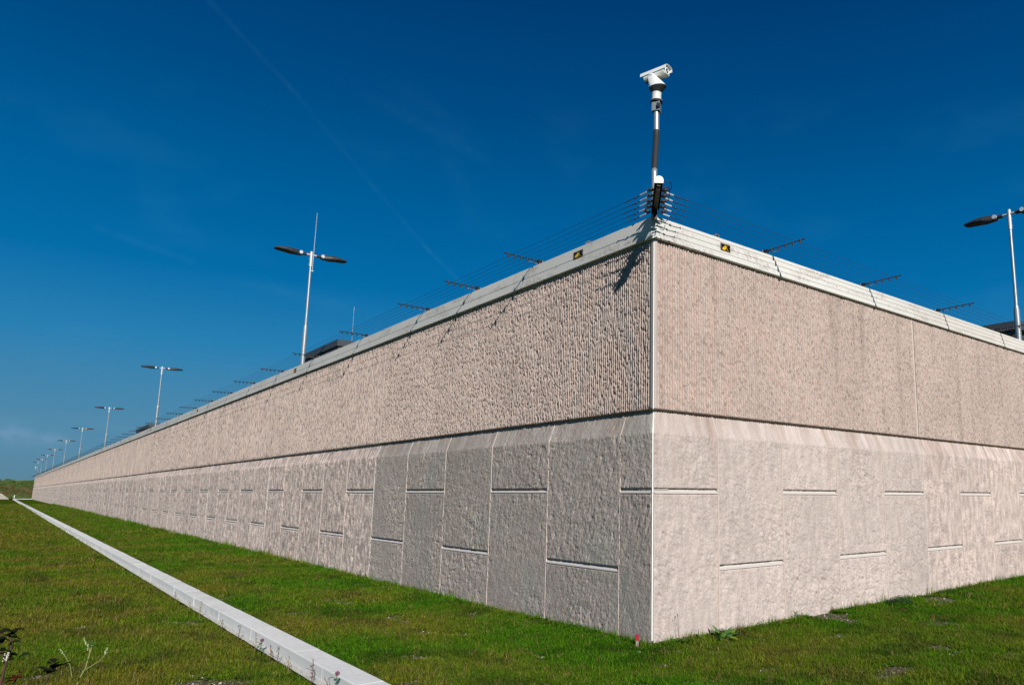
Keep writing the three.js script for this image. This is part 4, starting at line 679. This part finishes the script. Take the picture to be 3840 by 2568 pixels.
  const clover = (x, z, h, label) => { const g = base('clover', [x, gy(x, z), z]); tag(g, label, 'flower'); mesh('stem', tube([V(0, 0, 0), V(0.01, h * 0.6, 0), V(0.02, h, 0)], 0.0035, 8, 5), leafM[0], g); const q = [], r = rng(61); for (let i = 0; i < 60; i++) { const a = r() * 6.28, b = Math.acos(2 * r() - 1); q.push(new THREE.OctahedronGeometry(0.006).translate(0.02 + 0.019 * Math.cos(a) * Math.sin(b), h + 0.019 * Math.cos(b), 0.019 * Math.sin(a) * Math.sin(b))); } mesh('flower_head', q, std({ color: R3(0.22, 0.05, 0.12) }), g); for (let i = 0; i < 6; i++) { const l = mesh('leaf', longLeaf(0.06, 0.02, 0.4, 0.6, 0.2, 3), leafM[0], g); l.position.y = h * (0.35 + 0.1 * i); l.rotation.y = i * 2.2; } return g; };
  clover(-3.97, -0.28, 0.27, 'pink clover flower before the kerb near the bottom edge');
  clover(-4.0, -2.95, 0.2, 'dark pink clover pair beside the kerb further along');

  // ---- tall plants close to the camera, on the lower left
  const wand = (name, label) => { const g = base(name); tag(g, label, 'plant'); return g; };
  const mel = wand('melilot', 'tall pale green plant with white flower spikes at lower left'); { const foot = at(285, 2568, 4.6); foot.y = gy(foot.x, foot.z); mel.position.copy(foot);
    const L = (x, y, d) => at(x, y, d).sub(foot), green = std({ color: R3(0.22, 0.27, 0.08) }), fl = std({ color: R3(0.62, 0.64, 0.42) });
    const fork = L(318, 2508, 4.62);
    mesh('stem', [tube([V(0, 0, 0), L(285, 2568, 4.6), fork, L(338, 2440, 4.64), L(346, 2415, 4.65)], 0.0023, 24, 6), tube([fork, L(352, 2488, 4.6), L(382, 2467, 4.58), L(394, 2450, 4.57)], 0.0018, 16, 5), tube([L(338, 2445, 4.64), L(335, 2430, 4.64), L(328, 2418, 4.63)], 0.0022, 8, 5), tube([L(262, 2490, 4.7), L(248, 2465, 4.7), L(236, 2447, 4.7)], 0.0014, 8, 5), tube([V(-0.02, 0, 0), L(275, 2540, 4.7), L(262, 2490, 4.7)], 0.0016, 12, 5)], green, mel);
    const spike = (a, b, n, seed) => { const r = rng(seed), q = []; n = Math.round(n * 0.42); for (let i = 0; i < n; i++) { const t = i / n, p = a.clone().lerp(b, t), s = (1 - 0.6 * t) * 0.0052; q.push(new THREE.OctahedronGeometry(0.0019 * (1.15 - 0.4 * t)).scale(1, 1.5, 1).translate(p.x + (r() - 0.5) * 2 * s, p.y + (r() - 0.5) * s, p.z + (r() - 0.5) * 2 * s)); } mesh('flower_spike', q, fl, mel); };
    spike(L(328, 2420, 4.63), L(314, 2389, 4.63), 46, 1); spike(L(333, 2436, 4.64), L(327, 2414, 4.64), 20, 4); spike(L(394, 2450, 4.57), L(403, 2424, 4.57), 44, 2); spike(L(238, 2449, 4.7), L(222, 2429, 4.7), 26, 3); spike(L(342, 2418, 4.65), L(346, 2411, 4.65), 8, 5);
    for (const [x, y, rr] of [[333, 2415, 1], [352, 2410, 4], [316, 2475, 2.4], [320, 2505, 5]]) { const l = mesh('leaf', longLeaf(0.035, 0.009, 0.3, 0.4, 0.2, 3), leafM[0], mel); l.position.copy(L(x, y, 4.62)); l.rotation.y = rr; } }
  const leafy = (c) => new THREE.MeshPhysicalMaterial({ color: c, roughness: 0.9, specularIntensity: 0.1, side: THREE.DoubleSide }), darkLeaf = leafy(R3(0.011, 0.016, 0.006)), redLeaf = leafy(R3(0.075, 0.016, 0.01)), twigM = std({ color: R3(0.075, 0.03, 0.028) });
  const shrub = wand('red_twig_shrub', 'dark reddish twigs with blackish leaves at the lower left frame edge'); { const foot = at(2, 2568, 4.2); foot.y = gy(foot.x, foot.z); shrub.position.copy(foot);
    const L = (x, y, d) => at(x, y, d).sub(foot), r = rng(70);
    mesh('twig', [tube([V(0, 0, 0), L(3, 2560, 4.2), L(18, 2495, 4.2), L(37, 2455, 4.2), L(43, 2420, 4.2), L(40, 2380, 4.2)], 0.0042, 24, 6), tube([L(22, 2480, 4.2), L(8, 2455, 4.2), L(-6, 2430, 4.2)], 0.003, 8, 5), tube([L(40, 2380, 4.2), L(25, 2378, 4.2), L(-4, 2374, 4.2)], 0.003, 8, 5), tube([V(0.02, 0, 0), L(30, 2568, 4.25), L(45, 2540, 4.25), L(72, 2522, 4.25)], 0.003, 12, 5)], twigM, shrub);
    for (const [x, y, len, red] of [[40, 2376, 0.075, 0], [52, 2374, 0.05, 1], [8, 2375, 0.07, 0], [-2, 2372, 0.08, 0], [24, 2378, 0.06, 0], [32, 2400, 0.07, 0], [30, 2420, 0.065, 0], [5, 2410, 0.07, 0], [-4, 2412, 0.08, 1], [0, 2440, 0.075, 0], [34, 2460, 0.06, 0], [40, 2465, 0.055, 0], [62, 2456, 0.08, 0], [70, 2466, 0.06, 0], [50, 2470, 0.06, 0], [74, 2523, 0.06, 1], [60, 2530, 0.06, 1], [48, 2540, 0.05, 1], [58, 2545, 0.05, 1], [30, 2555, 0.055, 1], [20, 2562, 0.05, 1], [8, 2560, 0.05, 1], [40, 2390, 0.06, 0], [34, 2385, 0.05, 0]]) { const l = mesh('leaf', longLeaf(len * 0.72, len * 0.21, 0.1 + 0.8 * r(), 1.3, 0.5, 4), red ? redLeaf : darkLeaf, shrub); l.position.copy(L(x, y, 4.2 + 0.1 * (r() - 0.5))); l.rotation.set(0, r() * 6.28, (r() - 0.5) * 1.2); }
    const y1 = mesh('leaf', longLeaf(0.035, 0.013, 0.5, 0.4, 0.2, 4), std({ color: R3(0.3, 0.3, 0.02), side: THREE.DoubleSide }), shrub); y1.position.copy(L(42, 2424, 4.19)); y1.rotation.y = 1; y1.userData.label = 'yellow leaf';
    const q = []; for (let i = 0; i < 18; i++) { const t = i / 18, p = L(18, 2475, 4.15).lerp(L(28, 2442, 4.15), t); q.push(new THREE.OctahedronGeometry(0.0022).scale(1, 1.5, 1).translate(p.x + (r() - 0.5) * 0.016, p.y, p.z + (r() - 0.5) * 0.016)); } mesh('flower_spike', q, std({ color: R3(0.75, 0.76, 0.6) }), shrub); }
  const fern = wand('dark_seedling', 'small blackish plant with fanned leaves left of the flowering melilot'); { const foot = at(160, 2568, 4.4); foot.y = gy(foot.x, foot.z); fern.position.copy(foot);
    const L = (x, y, d) => at(x, y, d).sub(foot), r = rng(80);
    mesh('stem', [tube([V(0, 0, 0), L(162, 2560, 4.4), L(172, 2538, 4.4), L(190, 2520, 4.4), L(205, 2500, 4.4), L(228, 2493, 4.4), L(252, 2491, 4.4)], 0.003, 20, 5)], twigM, fern);
    for (const [x, y, len, ry] of [[200, 2500, 0.06, 0.2], [195, 2508, 0.055, 1.4], [185, 2512, 0.055, 2.6], [190, 2520, 0.055, 3.7], [205, 2512, 0.05, 4.6], [202, 2488, 0.055, 5.6], [192, 2498, 0.05, 2], [182, 2522, 0.05, 3], [214, 2496, 0.05, 0.8], [230, 2490, 0.045, 1.2], [208, 2518, 0.05, 5], [203, 2482, 0.05, 3.3], [178, 2512, 0.05, 4.2], [176, 2524, 0.045, 1]]) { const l = mesh('leaf', longLeaf(len, len * 0.27, 0.2 + 0.5 * r(), 0.6, 0.3, 4), darkLeaf, fern); l.position.copy(L(x, y, 4.4)); l.rotation.set(0, ry, (r() - 0.5) * 0.8); } }
}
renderer.render(scene, camera);
